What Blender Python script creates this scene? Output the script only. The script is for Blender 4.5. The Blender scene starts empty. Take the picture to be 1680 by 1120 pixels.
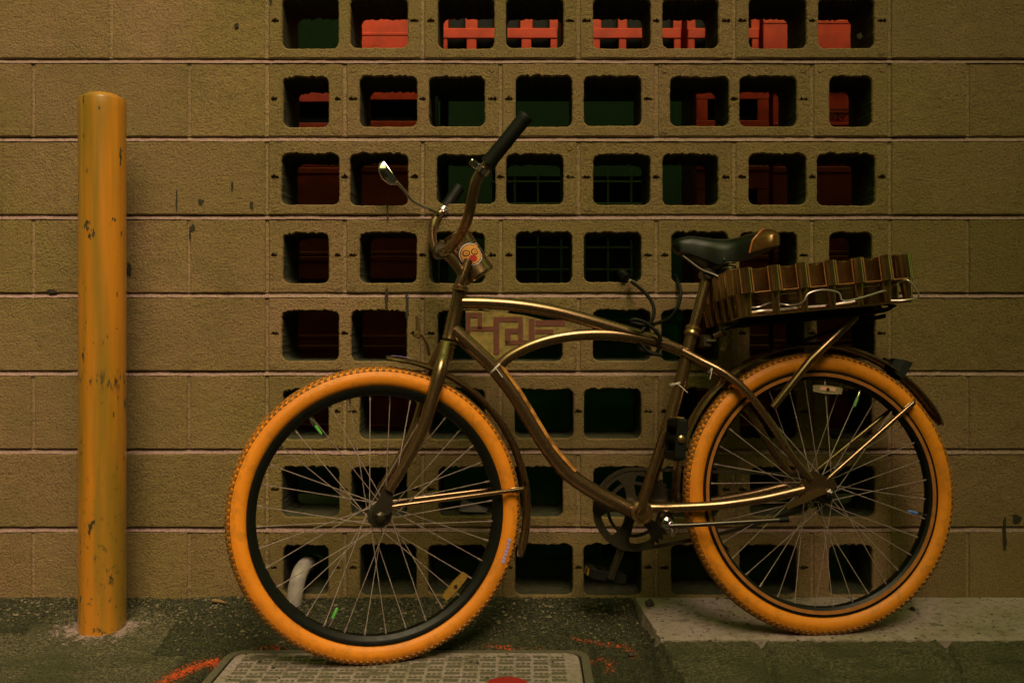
import bpy, bmesh, math, random
import numpy as np
from mathutils import Vector, Matrix, noise
R = math.radians
PI = math.pi
random.seed(7)
scene = bpy.context.scene
COL = scene.collection

# ------------------------------------------------------------------ camera, sky, sun, exposure
F = 1633.33; CX = 860.0; CY = 515.0            # focal length and vanishing point in photo pixels (1680 wide)
CAM = Vector((0.0, -2.59, 0.7375))
cd = bpy.data.cameras.new('camera'); cam = bpy.data.objects.new('camera', cd); COL.objects.link(cam)
cam.location = CAM; cam.rotation_euler = (R(90), 0, 0)
cd.lens = 35; cd.sensor_width = 36; cd.shift_x = -20/1680; cd.shift_y = -45/1680
cd.clip_start = 0.05; cd.clip_end = 500
scene.camera = cam

SUN_EL, SUN_AZ = 50, 16        # azimuth measured from the -y direction (behind the camera) towards +x (the right)
w = bpy.data.worlds.new('World'); scene.world = w; w.use_nodes = True
nt = w.node_tree; nt.nodes.clear()
wo = nt.nodes.new('ShaderNodeOutputWorld'); bg = nt.nodes.new('ShaderNodeBackground')
sky = nt.nodes.new('ShaderNodeTexSky'); sky.sky_type = 'NISHITA'; sky.sun_disc = False
sky.sun_elevation = R(SUN_EL); sky.sun_rotation = R(180 - SUN_AZ)
sky.air_density = 1.0; sky.dust_density = 4.0; sky.ozone_density = 0.6
tint = nt.nodes.new('ShaderNodeMix'); tint.data_type = 'RGBA'; tint.blend_type = 'MULTIPLY'
tint.inputs['Factor'].default_value = 1.0; tint.inputs[7].default_value = (0.66, 1.0, 0.14, 1)
nt.links.new(sky.outputs[0], tint.inputs[6]); nt.links.new(tint.outputs[2], bg.inputs[0])
bg.inputs[1].default_value = 0.078; nt.links.new(bg.outputs[0], wo.inputs[0])
sd = bpy.data.lights.new('sun', 'SUN'); so = bpy.data.objects.new('sun', sd); COL.objects.link(so)
sd.energy = 1.5; sd.angle = R(30); sd.color = (1.0, 0.62, 0.58)
sdir = Vector((math.sin(R(SUN_AZ))*math.cos(R(SUN_EL)), -math.cos(R(SUN_AZ))*math.cos(R(SUN_EL)), math.sin(R(SUN_EL))))
so.rotation_euler = sdir.to_track_quat('Z', 'Y').to_euler(); so.location = (2, -4, 5)
vs = scene.view_settings; vs.view_transform = 'Standard'; vs.look = 'None'; vs.gamma = 1; vs.exposure = 0.96
vs.use_curve_mapping = False
scene.render.engine = 'CYCLES'

# ------------------------------------------------------------------ pixel geometry
def ray(px, py): return Vector(((px-CX)/F, 1.0, (CY-py)/F))
def on_y(px, py, y):
    return CAM + ray(px, py)*(y-CAM.y)
def wx(px, y=0.0): return (px-CX)/F*(y-CAM.y)
def wz(py, y=0.0): return CAM.z+(CY-py)/F*(y-CAM.y)
def on_z(px, py, z):
    d = ray(px, py); return CAM + d*((z-CAM.z)/d.z)

# ------------------------------------------------------------------ helpers
MATS = {}
class Nodes:
    def __init__(s, name):
        s.m = bpy.data.materials.new(name); s.m.use_nodes = True; s.t = s.m.node_tree
        s.b = s.t.nodes['Principled BSDF']; MATS[name] = s.m
    def n(s, typ, **kw):
        x = s.t.nodes.new('ShaderNode'+typ)
        for k, v in kw.items(): setattr(x, k, v)
        return x
    def l(s, a, b): s.t.links.new(a, b)
    def pos(s): return s.n('NewGeometry').outputs['Position']
    def objc(s): return s.n('TexCoord').outputs['Object']
    def noise(s, vec, scale, detail=4, rough=.55):
        x = s.n('TexNoise'); s.l(vec, x.inputs['Vector'])
        x.inputs['Scale'].default_value = scale; x.inputs['Detail'].default_value = detail; x.inputs['Roughness'].default_value = rough
        return x.outputs['Fac']
    def voro(s, vec, scale, feature='F1'):
        x = s.n('TexVoronoi'); x.feature = feature; s.l(vec, x.inputs['Vector']); x.inputs['Scale'].default_value = scale
        return x.outputs['Distance']
    def ramp(s, fac, a, b, ca=(0,0,0,1), cb=(1,1,1,1)):
        x = s.n('ValToRGB'); s.l(fac, x.inputs[0]); e = x.color_ramp.elements
        e[0].position = a; e[1].position = b; e[0].color = ca; e[1].color = cb
        return x.outputs[0]
    def mix(s, fac, a, b, mode='MIX'):
        x = s.n('Mix'); x.data_type = 'RGBA'; x.blend_type = mode
        for sock, v in ((x.inputs[0], fac), (x.inputs[6], a), (x.inputs[7], b)):
            if isinstance(v, (int, float)): sock.default_value = v
            elif isinstance(v, tuple): sock.default_value = v if len(v) == 4 else (*v, 1)
            else: s.l(v, sock)
        return x.outputs[2]
    def math(s, op, a, b=None, c=None):
        x = s.n('Math'); x.operation = op
        for i, v in enumerate((a, b, c)):
            if v is None: continue
            if isinstance(v, (int, float)): x.inputs[i].default_value = v
            else: s.l(v, x.inputs[i])
        return x.outputs[0]
    def attr(s, name):
        return s.n('Attribute', attribute_name=name).outputs['Fac']
    def bump(s, h, strength, dist=.001, normal=None):
        x = s.n('Bump'); s.l(h, x.inputs['Height']); x.inputs['Strength'].default_value = strength; x.inputs['Distance'].default_value = dist
        if normal is not None: s.l(normal, x.inputs['Normal'])
        return x.outputs[0]
    def set(s, color=None, rough=None, metal=None, normal=None, spec=None, coat=None):
        for k, v in (('Base Color', color), ('Roughness', rough), ('Metallic', metal), ('Normal', normal), ('Specular IOR Level', spec), ('Coat Weight', coat)):
            if v is None: continue
            if isinstance(v, tuple): s.b.inputs[k].default_value = v if len(v) == 4 else (*v, 1)
            elif isinstance(v, (int, float)): s.b.inputs[k].default_value = v
            else: s.l(v, s.b.inputs[k])
        return s.m

class MB:
    """collects geometry for ONE mesh object"""
    def __init__(s): s.v = []; s.f = []
    def add(s, vs, fs):
        k = len(s.v); s.v += [Vector(p) for p in vs]; s.f += [tuple(i+k for i in f) for f in fs]
    def box(s, c, hx, hy, hz, ax=None):
        """ax: three direction vectors"""
        a, b, d = ax if ax else (Vector((1,0,0)), Vector((0,1,0)), Vector((0,0,1)))
        c = Vector(c)
        vs = [c+a*(hx*i)+b*(hy*j)+d*(hz*k) for k in (-1,1) for j in (-1,1) for i in (-1,1)]
        s.add(vs, [(0,2,3,1),(4,5,7,6),(0,1,5,4),(2,6,7,3),(0,4,6,2),(1,3,7,5)])
    def bbox(s, c, hx, hy, hz, ax=None, bev=.002):
        """box with bevelled edges: stacked octagon rings along d"""
        a, b, d = ax if ax else (Vector((1,0,0)), Vector((0,1,0)), Vector((0,0,1)))
        c = Vector(c); bev = min(bev, hx*.45, hy*.45, hz*.45)
        def ring(ix, iy, z):
            pts = [(ix,iy-bev),(ix-bev,iy),(-ix+bev,iy),(-ix,iy-bev),(-ix,-iy+bev),(-ix+bev,-iy),(ix-bev,-iy),(ix,-iy+bev)]
            return [c+a*p+b*q+d*z for p, q in pts]
        rings = [ring(hx-bev, hy-bev, -hz), ring(hx, hy, -hz+bev), ring(hx, hy, hz-bev), ring(hx-bev, hy-bev, hz)]
        s.loft(rings, True, True)
    def loft(s, rings, capa=True, capb=True, closed=True):
        n = len(rings[0]); k = len(s.v)
        for r in rings: s.v += [Vector(p) for p in r]
        for i in range(len(rings)-1):
            for j in range(n if closed else n-1):
                a = k+i*n+j; b = k+i*n+(j+1) % n
                s.f.append((a, b, b+n, a+n))
        if capa: s.f.append(tuple(k+j for j in reversed(range(n))))
        if capb: s.f.append(tuple(k+(len(rings)-1)*n+j for j in range(n)))
    def tube(s, pts, rad, n=12, cap=True, up=None):
        pts = [Vector(p) for p in pts]; m = len(pts)
        rads = rad if isinstance(rad, (list, tuple)) else [rad]*m
        if len(rads) != m:
            rads = [np.interp(i/(m-1), np.linspace(0, 1, len(rads)), rads) for i in range(m)]
        t0 = (pts[1]-pts[0]).normalized()
        u = Vector((0,0,1)) if abs(t0.z) < .9 else Vector((1,0,0))
        if up: u = Vector(up)
        u = (u-t0*u.dot(t0)).normalized(); rings = []
        for i, p in enumerate(pts):
            t = (pts[min(i+1, m-1)]-pts[max(i-1, 0)]).normalized()
            u = (u-t*u.dot(t)).normalized(); v = t.cross(u)
            rings.append([p+(u*math.cos(2*PI*j/n)+v*math.sin(2*PI*j/n))*rads[i] for j in range(n)])
        s.loft(rings, cap, cap)
    def lathe(s, c, axis, prof, n=24, ref=None, cap=True):
        """prof: list of (radius, height along axis)"""
        axis = Vector(axis).normalized(); c = Vector(c)
        u = Vector(ref) if ref else (Vector((0,0,1)) if abs(axis.z) < .9 else Vector((1,0,0)))
        u = (u-axis*u.dot(axis)).normalized(); v = axis.cross(u)
        rings = [[c+axis*h+(u*math.cos(2*PI*j/n)+v*math.sin(2*PI*j/n))*r for j in range(n)] for r, h in prof]
        s.loft(rings, cap, cap)
    def prism(s, poly, d):
        """poly: 3-D points in one plane, d: thickness vector"""
        d = Vector(d); s.loft([[Vector(p) for p in poly], [Vector(p)+d for p in poly]], True, True)
    def build(s, name, mat, parent=None, smooth=True, origin=None, ang=40):
        if origin is None:
            origin = root_loc(parent) if parent else Vector((0,0,0))
        me = bpy.data.meshes.new(name)
        me.from_pydata([tuple(p-origin) for p in s.v], [], s.f)
        bm = bmesh.new(); bm.from_mesh(me); bmesh.ops.recalc_face_normals(bm, faces=bm.faces)
        if smooth:
            for f in bm.faces: f.smooth = True
            for e in bm.edges:
                if len(e.link_faces) == 2 and e.calc_face_angle(0) > R(ang): e.smooth = False
        bm.to_mesh(me); bm.free()
        o = bpy.data.objects.new(name, me); COL.objects.link(o)
        if mat: me.materials.append(MATS[mat])
        if parent: o.parent = parent
        else: o.location = origin
        return o
def root_loc(o):
    p = Vector((0,0,0))
    while o: p += o.location; o = o.parent
    return p
def empty(name, loc, label, cat, group=None):
    o = bpy.data.objects.new(name, None); COL.objects.link(o); o.location = loc; o.empty_display_size = .05
    o['label'] = label; o['category'] = cat
    if group: o['group'] = group
    return o
def tag(o, label, cat, group=None):
    o['label'] = label; o['category'] = cat
    if group: o['group'] = group
    return o
def kind(o, k): o['kind'] = k; return o
def spline(pts, n=8):
    """Catmull-Rom through the points"""
    P = [Vector(p) for p in pts]; P = [P[0]*2-P[1]]+P+[P[-1]*2-P[-2]]; out = []
    for i in range(1, len(P)-2):
        for k in range(n):
            t = k/n; a, b, c, d = P[i-1:i+3]
            out.append(.5*((2*b)+(c-a)*t+(2*a-5*b+4*c-d)*t*t+(3*b-a-3*c+d)*t**3))
    out.append(P[-2]); return out
def text_mesh(name, body, size, depth, mat, parent, M):
    cu = bpy.data.curves.new(name, 'FONT'); cu.body = body; cu.size = size; cu.extrude = depth; cu.align_x = 'CENTER'; cu.align_y = 'CENTER'
    o = bpy.data.objects.new(name, cu); me = bpy.data.meshes.new_from_object(o)
    bpy.data.objects.remove(o); me.transform(M); me.materials.clear(); me.materials.append(MATS[mat])
    t = bpy.data.objects.new(name, me); COL.objects.link(t); t.parent = parent
    return t

# ------------------------------------------------------------------ materials
def block_paint(name, base, alt):
    s = Nodes(name); p = s.pos()
    big = s.noise(p, 1.7, 3); mid = s.noise(p, 30, 4); fine = s.noise(p, 165, 5, .70)
    c = s.mix(s.ramp(big, .40, .62), base, alt)
    c = s.mix(s.math('MULTIPLY', s.ramp(mid, .45, .8), .28), c, tuple(x*.72 for x in base))
    bl = s.n('TexNoise'); s.l(p, bl.inputs['Vector']); bl.inputs['Scale'].default_value = 5.5; bl.inputs['Detail'].default_value = 7; bl.inputs['Roughness'].default_value = .68
    c = s.mix(s.math('MULTIPLY', s.ramp(bl.outputs['Fac'], .50, .70), .55), c, (base[0]*.58, base[1]*.66, base[2]*.55))
    info = s.n('ObjectInfo').outputs['Random']
    c = s.mix(s.math('MULTIPLY', info, .55), c, tuple(x*.74 for x in base))
    # dirt settled in the pits of the paint and drips of grime
    c = s.mix(s.math('MULTIPLY', s.ramp(fine, .52, .68), .6), c, (.06, .045, .016))
    c = s.mix(s.math('MULTIPLY', s.ramp(fine, .30, .46, (1,1,1,1), (0,0,0,1)), .25), c, tuple(min(1, x*1.4) for x in base))
    mp = s.n('Mapping'); s.l(p, mp.inputs[0]); mp.inputs['Scale'].default_value = (26, 1, 1.3)
    st = s.ramp(s.noise(mp.outputs[0], 1.0, 5, .6), .62, .80)
    c = s.mix(s.math('MULTIPLY', st, .5), c, (.07, .058, .024))
    vor = s.voro(p, 95)
    pits = s.ramp(vor, .0, .16)
    pm = s.ramp(s.noise(p, 9, 2), .45, .62)
    pits = s.mix(pm, (1,1,1), pits)
    h = s.math('ADD', fine, s.math('MULTIPLY', pits, .7))
    h = s.math('ADD', h, s.math('MULTIPLY', mid, .8))
    s.set(color=c, rough=.78, normal=s.bump(h, 1.0, .0065), spec=.3)
SPLATS = [(330, 332, 6, 6), (381, 306, 2, 11), (413, 338, 3, 8), (316, 374, 5, 7), (312, 384, 2, 8), (290, 330, 1.5, 24),
          (388, 42, 4, 4), (212, 441, 4, 12), (636, 345, 2, 26), (634, 490, 3, 26), (668, 505, 3, 30), (1648, 880, 4, 34), (1668, 850, 7, 8),
          (85, 478, 8, 4), (1410, 60, 5, 6), (1395, 470, 9, 8), (445, 1, 3, 9)]
block_paint('block_paint', (.27, .192, .066), (.34, .205, .112))
block_paint('joint_paint', (.36, .25, .125), (.38, .25, .14))
block_paint('lit_mortar_paint', (.47, .30, .27), (.40, .27, .20))  # paler and pinker than the blocks: light on the ledges put into the colour


def simple(name, col, rough=.5, metal=0.0, bump=None, var=.25, vscale=30, spec=None, coat=None):
    s = Nodes(name); p = s.objc()
    c = s.mix(s.math('MULTIPLY', s.ramp(s.noise(p, vscale, 4), .4, .75), 1.0), col, tuple(x*(1-var) for x in col))
    r = s.math('ADD', s.math('MULTIPLY', s.noise(p, vscale*2.3, 3), .25), rough-.12)
    nrm = s.bump(s.noise(p, bump[0], 3), bump[1], bump[2]) if bump else None
    return s.set(color=c, rough=r, metal=metal, normal=nrm, spec=spec, coat=coat)

def worn_metal(name, col, rust, rough):
    s = Nodes(name); p = s.objc()
    n1 = s.noise(p, 24, 5); n2 = s.noise(p, 150, 4, .7)
    c = s.mix(s.ramp(n1, .38, .7), col, tuple(x*.75 for x in col))
    c = s.mix(s.math('MULTIPLY', s.ramp(n2, .62, .74), .5), c, rust)
    r = s.math('ADD', s.math('MULTIPLY', n1, .25), rough-.1)
    s.set(color=c, rough=r, metal=.9, normal=s.bump(s.math('ADD', n2, n1), .18, .0006), coat=.6); s.b.inputs['Coat Roughness'].default_value = .22
simple('shaded_concrete', (.055, .055, .022), .95, 0, (120, .6, .003), var=.5, vscale=40)  # unpainted concrete with the shade of the openings mixed into its colour
simple('soot', (.035, .03, .014), .9, 0, var=.4, vscale=80)
worn_metal('bronze', (.29, .170, .085), (.10, .055, .022), .24)
worn_metal('dark_steel', (.085, .068, .046), (.06, .03, .012), .42)
worn_metal('brass', (.42, .25, .10), (.12, .06, .02), .28)
simple('chrome', (.86, .72, .90), .12, 1.0, var=.2)
simple('spoke_steel', (.62, .48, .44), .3, .6, var=.3)
simple('black_rubber', (.0055, .0062, .0035), .6, 0, (300, .2, .0006), spec=.25)
simple('black_rim', (.0055, .0062, .0035), .42, 0, spec=.25)
simple('black_plastic', (.0050, .0058, .0032), .6, 0, spec=.2)
simple('seat_vinyl', (.0045, .0062, .003), .40, 0, (40, .12, .002), spec=.3)
simple('seat_brown', (.15, .070, .018), .24, .5, (120, .15, .0006))
simple('piping', (.55, .18, .05), .4)
simple('rim_orange', (.52, .19, .045), .4, .2, var=.35)
simple('amber', (.26, .15, .03), .25, 0, (500, .5, .001))
simple('reflector_pink', (.75, .40, .28), .3)
simple('lens_white', (.30, .24, .13), .3)
simple('valve_green', (.12, .50, .08), .4)
simple('valve_blue', (.10, .22, .75), .4)
simple('lilac', (.45, .36, .75), .5, var=.4)
simple('zip_white', (.72, .62, .52), .5)
simple('tape', (.85, .36, .09), .2, .3, var=.85, vscale=45)
simple('panel_yellow', (.29, .20, .038), .5, 0, var=.6, vscale=70)
simple('panel_red', (.14, .032, .012), .6, 0, var=.35, vscale=80)
simple('sticker_white', (.82, .70, .85), .4, var=.05)
simple('sticker_orange', (.66, .29, .06), .4, var=.1)
simple('sticker_black', (.02, .012, .015), .4)
simple('sticker_red', (.42, .03, .025), .4)
simple('crate_brown', (.52, .29, .12), .16, .92, (90, .15, .0008), var=.5, vscale=25, coat=1.0)
simple('crate_glint', (.62, .28, .10), .22, .5, var=.4, vscale=60)  # brighter than the tray body: edge highlights put into the colour
simple('silver_cord', (.50, .42, .38), .3, .6)
simple('red_plastic', (.58, .052, .010), .45, 0, (160, .15, .0008), var=.45, vscale=16)
simple('shaded_red_plastic', (.50, .05, .022), .5, 0, var=.45, vscale=16)  # same red plastic with the shade lower in the yard put into the colour
simple('green_plastic', (.07, .40, .06), .4, 0, var=.3, vscale=10)
simple('mesh_green', (.22, .27, .14), .5, 0)
simple('black_ink', (.03, .012, .01), .6)
simple('dark_steel_shelf', (.05, .05, .035), .5, .4)
simple('blocker_dark', (.20, .15, .09), .9, 0, (60, .3, .002))
simple('pvc', (.46, .40, .38), .45, 0, (220, .25, .001), var=.35, vscale=40)
simple('leaf_dark', (.035, .03, .02), .7)
simple('stick', (.30, .17, .08), .8)
simple('paper', (.20, .18, .15), .8)
s = Nodes('pebble'); rnd_ = s.n('NewGeometry').outputs['Random Per Island']
s.set(color=s.mix(s.ramp(rnd_, .55, 1.0), (.030, .030, .014), (.22, .18, .11)), rough=.9)

# tyre rubber
s = Nodes('orange_rubber'); p = s.objc()
c = s.mix(s.ramp(s.noise(p, 7, 4), .38, .7), (.88, .285, .012), (.74, .235, .012))
c = s.mix(s.math('MULTIPLY', s.ramp(s.noise(p, 38, 6, .68), .50, .72), .6), c, (.34, .145, .02))
s.set(color=c, rough=.52, normal=s.bump(s.noise(p, 400, 3), .15, .0006), spec=.4)
s = Nodes('tread_rubber'); p = s.objc()
c = s.mix(s.ramp(s.noise(p, 30, 4), .4, .7), (.34, .15, .028), (.16, .085, .026))
s.set(color=c, rough=.62, spec=.35)
# bollard paint
s = Nodes('bollard_paint'); p = s.objc()
mp = s.n('Mapping'); s.l(p, mp.inputs[0]); mp.inputs['Scale'].default_value = (1, 1, .06)
c = s.mix(s.ramp(s.noise(mp.outputs[0], 26, 5), .38, .62), (.60, .22, .016), (.30, .165, .016))  # olive streaks: weathering plus the dark reflection on the pipe, painted in
mp2 = s.n('Mapping'); s.l(p, mp2.inputs[0]); mp2.inputs['Scale'].default_value = (1, 1, .35)
chip = s.ramp(s.noise(mp2.outputs[0], 46, 6, .62), .632, .655)
sep = s.n('SeparateXYZ'); s.l(p, sep.inputs[0])
low = s.ramp(sep.outputs[2], 0.0, .5, (.9,.9,.9,1), (.0,.0,.0,1))
chip2 = s.math('MULTIPLY', s.ramp(s.noise(p, 55, 7, .72), .58, .61), low)
# scuffed ring where car bumpers touch
band = s.math('SUBTRACT', 1.0, s.math('MULTIPLY', s.math('ABSOLUTE', s.math('SUBTRACT', sep.outputs[2], .60)), 30.0))
chip3 = s.math('MULTIPLY', s.ramp(s.noise(mp2.outputs[0], 90, 4, .6), .52, .56), s.math('MAXIMUM', band, 0.0))
cm = s.math('MAXIMUM', s.math('MAXIMUM', chip, chip2), chip3)
c = s.mix(cm, c, (.05, .045, .022))
hh = s.math('SUBTRACT', s.math('MULTIPLY', s.noise(p, 35, 4), .4), s.math('MULTIPLY', cm, .6))
s.set(color=c, rough=s.math('ADD', s.math('MULTIPLY', s.noise(p, 20, 3), .2), .26), normal=s.bump(hh, .35, .0015), coat=.5)
# ground: asphalt, patches of old concrete, sprayed paint
s = Nodes('ground'); p = s.pos()
a1 = s.noise(p, 150, 6, .75); a2 = s.noise(p, 7, 4); a3 = s.voro(p, 170)
c = s.mix(s.ramp(a1, .42, .62), (.020, .024, .011), (.11, .108, .052))
c = s.mix(s.math('MULTIPLY', s.ramp(a2, .45, .65), .5), c, (.05, .05, .026))
con = s.mix(s.ramp(a1, .42, .60), (.055, .058, .026), (.21, .18, .105))
con = s.mix(s.ramp(a2, .48, .62), con, (.085, .085, .04))
cmask = s.ramp(s.math('ADD', s.attr('conc'), s.math('MULTIPLY', s.math('SUBTRACT', s.noise(p, 26, 5, .65), .5), .9)), .42, .58)
c = s.mix(cmask, c, con)
pink = s.ramp(s.math('ADD', s.attr('pink'), s.math('MULTIPLY', s.math('SUBTRACT', s.noise(p, 60, 5, .7), .5), 1.5)), .55, .75)
c = s.mix(pink, c, (.42, .31, .29))
lil = s.ramp(s.math('ADD', s.attr('lilac'), s.math('MULTIPLY', s.math('SUBTRACT', s.noise(p, 120, 4, .7), .5), 1.8)), .5, .68)
c = s.mix(lil, c, (.55, .36, .62))
spr = s.ramp(s.math('ADD', s.attr('spray'), s.math('MULTIPLY', s.math('SUBTRACT', s.noise(p, 170, 4, .75), .5), 2.4)), .55, .72)
c = s.mix(spr, c, (.85, .115, .02))
h = s.math('ADD', s.math('MULTIPLY', a1, .8), s.math('MULTIPLY', a3, .6))
s.set(color=c, rough=.85, normal=s.bump(h, 1.0, .010), spec=.25)
# trowelled slab
s = Nodes('slab'); p = s.pos()
a1 = s.noise(p, 60, 6, .7); a2 = s.noise(p, 5, 5)
c = s.mix(s.ramp(a2, .38, .66), (.43, .33, .32), (.28, .235, .16))
c = s.mix(s.math('MULTIPLY', s.ramp(a1, .50, .68), .8), c, (.13, .105, .06))
c = s.mix(s.math('MULTIPLY', s.ramp(s.noise(p, 22, 5, .7), .58, .66), .85), c, (.12, .10, .05))
c = s.mix(s.ramp(s.voro(p, 34), .10, .15, (1,1,1,1), (0,0,0,1)), c, (.03, .026, .014))
s.set(color=c, rough=.8, normal=s.bump(s.math('ADD', a1, s.math('MULTIPLY', s.noise(p, 300, 3), .4)), .9, .006))
s = Nodes('lid'); p = s.pos()
a1 = s.noise(p, 80, 6, .7); a2 = s.noise(p, 9, 5)
c = s.mix(s.ramp(a2, .38, .66), (.36, .285, .28), (.29, .24, .185))
c = s.mix(s.math('MULTIPLY', s.ramp(a1, .50, .66), .8), c, (.10, .09, .045))
c = s.mix(s.math('MULTIPLY', s.ramp(s.noise(p, 15, 6, .7), .52, .66), .8), c, (.085, .08, .036))
s.set(color=c, rough=.75, normal=s.bump(a1, .8, .003))
simple('lid_groove', (.12, .105, .065), .8, var=.4, vscale=120)
# yard
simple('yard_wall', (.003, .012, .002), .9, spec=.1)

# ------------------------------------------------------------------ bicycle planes (needed for ground heights)
PSI, LEAN, HUBD, STEER = R(5.8), R(6.0), 2.362, R(9.5)
e1 = Vector((-math.cos(PSI), -math.sin(PSI), 0)); n0 = Vector((-math.sin(PSI), math.cos(PSI), 0)); ZZ = Vector((0,0,1))
e2 = math.cos(LEAN)*ZZ+math.sin(LEAN)*n0
NB = math.cos(LEAN)*n0-math.sin(LEAN)*ZZ              # frame-plane normal, pointing to the wall
HR = CAM+ray(1344, 806)*HUBD                          # rear hub
def B(px, py, w=0.0, p0=None, n=None):
    """point of the frame plane (moved w metres towards the street) behind a photo pixel"""
    p0 = HR if p0 is None else p0; n = NB if n is None else n
    d = ray(px, py); return CAM+d*((p0-n*w-CAM).dot(n)/d.dot(n))
A_TOP, A_BOT = B(752, 470), B(735, 560)
AX = (A_TOP-A_BOT).normalized()                       # steering axis
NF = Matrix.Rotation(STEER, 3, AX) @ NB
def FP(px, py, w=0.0): return B(px, py, w, A_TOP, NF) # the same for the turned front wheel and fork
HF = FP(620, 842)
aF = AX.cross(NF).normalized(); aF = aF if aF.x > 0 else -aF    # wheel directions: a to the right, b up
bF = NF.cross(aF); bF = bF if bF.z > 0 else -bF
aR, bR = -e1, e2.copy()
RT = 0.331
def lowest(H, a, b):
    q = (a*a.z+b*b.z).normalized(); return H-q*RT
CR, CF = lowest(HR, aR, bR), lowest(HF, aF, bF)       # tyre contact points
LID_Z = CF.z+.002; SLAB_Z = CR.z+.002                 # tyres press in a little

# ------------------------------------------------------------------ ground
SLAB_Y = on_z(1300, 1047, SLAB_Z).y
LID_Y1 = on_z(600, 1068, LID_Z).y
def slab_left(y): return .285+(-y)*.10+.006*noise.noise(Vector((3.1, y*40, 0)))
def gz(x, y):
    if y >= 0: return 0.0
    t = min(1, -y/.33); z = (LID_Z+.0005)*t
    if y < -.6: z -= .01*min(1, (-y-.6)/2)
    return z
def seg_d(x, y, pts):
    best = 9
    for (ax, ay), (bx, by) in zip(pts, pts[1:]):
        dx, dy = bx-ax, by-ay; t = max(0, min(1, ((x-ax)*dx+(y-ay)*dy)/(dx*dx+dy*dy)))
        best = min(best, math.hypot(x-ax-dx*t, y-ay-dy*t))
    return best
def gp(px, py, z=-.03): q = on_z(px, py, z); return (q.x, q.y)
SPRAY1 = [gp(*q) for q in ((255, 1119), (300, 1095), (345, 1080), (400, 1067), (450, 1063))]
SPRAY2 = [gp(*q) for q in ((800, 1056), (880, 1063), (960, 1067), (1000, 1078), (1003, 1095))]
SPRAY3 = [gp(*q) for q in ((945, 1050), (1030, 1058), (1040, 1070))]
CRACKS = [[gp(*q) for q in ((1045, 1000), (1062, 1048), (1080, 1120))], [gp(*q) for q in ((1243, 1048), (1262, 1090), (1270, 1130))],
          [gp(*q) for q in ((1545, 1048), (1570, 1100), (1580, 1130))]]
BOL = on_z(168, 1030, gz(0, -.2))
def axis_vals(lo, hi, step, far):
    core = list(np.arange(lo, hi+1e-6, step)); out = core; d = step
    lo_l, hi_l = [], []
    v = lo
    while v > -far: d = min(d*1.6, 4); v -= d; lo_l.append(v)
    v = hi; d = step
    while v < far: d = min(d*1.6, 4); v += d; hi_l.append(v)
    return lo_l[::-1]+out+hi_l
xs = axis_vals(-1.5, 1.45, .0055, 40)
ys = [v for v in axis_vals(-.62, .02, .0045, 40)]
nx, ny = len(xs), len(ys)
verts, conc, pinkA, lilA, sprA = [], [], [], [], []
GREY = [gp(*q) for q in ((-200, 1075), (150, 1062), (255, 1070))]
for y in ys:
    for x in xs:
        z = gz(x, y); co = pk = li = sp = 0.0
        if -1.55 < x < 1.55 and -.7 < y < .03:
            rough = .0042*noise.noise(Vector((x*60, y*60, 0)))+.0032*noise.noise(Vector((x*120, y*120, 5)))
            big = .006*noise.noise(Vector((x*6, y*9, 2)))
            right = x > slab_left(y) and y < SLAB_Y+.01
            if right:
                z = SLAB_Z-.006-.03*max(0, min(1, (SLAB_Y-y)/.5)); rough *= .8; big *= .3; co = .62
            if x < -.85 or (x < -.75 and y < -.33): co = max(co, min(1, max(0, (-.17-y)/.10))*.95*min(1, max(0, (-.70-x)/.12)))
            dbo = math.hypot(x-BOL.x, (y-BOL.y)*1.25)
            if dbo < .17: co = max(co, .8); pk = max(pk, .95*(1-dbo/.24)*(1 if y < BOL.y+.03 else .3)); z += .004*max(0, 1-dbo/.12)
            for k, cr in enumerate(CRACKS):
                d = seg_d(x, y, cr)
                if d < .016: z -= (.022 if k == 0 else .016)*(1-d/.016)
            sp = max(0, .80-seg_d(x, y, SPRAY1)*15, .55-seg_d(x, y, SPRAY2)*14, .55-seg_d(x, y, SPRAY3)*16)
            if right:
                li = max(0, .62-seg_d(x, y, [gp(1075, 1054), gp(1120, 1055)])*22, .45-seg_d(x, y, [gp(1232, 1089), gp(1246, 1091)])*28)
                if y < SLAB_Y-.30: sp = max(sp, .2)
            lx0, lx1 = on_z(385, 1068, LID_Z).x, on_z(955, 1070, LID_Z).x
            inlid = lx0-.02 < x < lx1+.03 and y < LID_Y1+.01
            z += (0 if inlid else rough+big)
            if inlid: z = min(z, LID_Z-.012)
            if right is False and x > slab_left(y)-.01 and y >= SLAB_Y: z = min(z, SLAB_Z-.02)
        verts.append((x, y, z)); conc.append(co); pinkA.append(pk); lilA.append(li); sprA.append(sp)
faces = [(j*nx+i, j*nx+i+1, (j+1)*nx+i+1, (j+1)*nx+i) for j in range(ny-1) for i in range(nx-1)]
me = bpy.data.meshes.new('ground'); me.from_pydata(verts, [], faces)
for nm, arr in (('conc', conc), ('pink', pinkA), ('lilac', lilA), ('spray', sprA)):
    me.attributes.new(nm, 'FLOAT', 'POINT').data.foreach_set('value', arr)
me.polygons.foreach_set('use_smooth', [True]*len(faces)); me.materials.append(MATS['ground'])
g = bpy.data.objects.new('ground', me); COL.objects.link(g); kind(g, 'structure')

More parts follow.
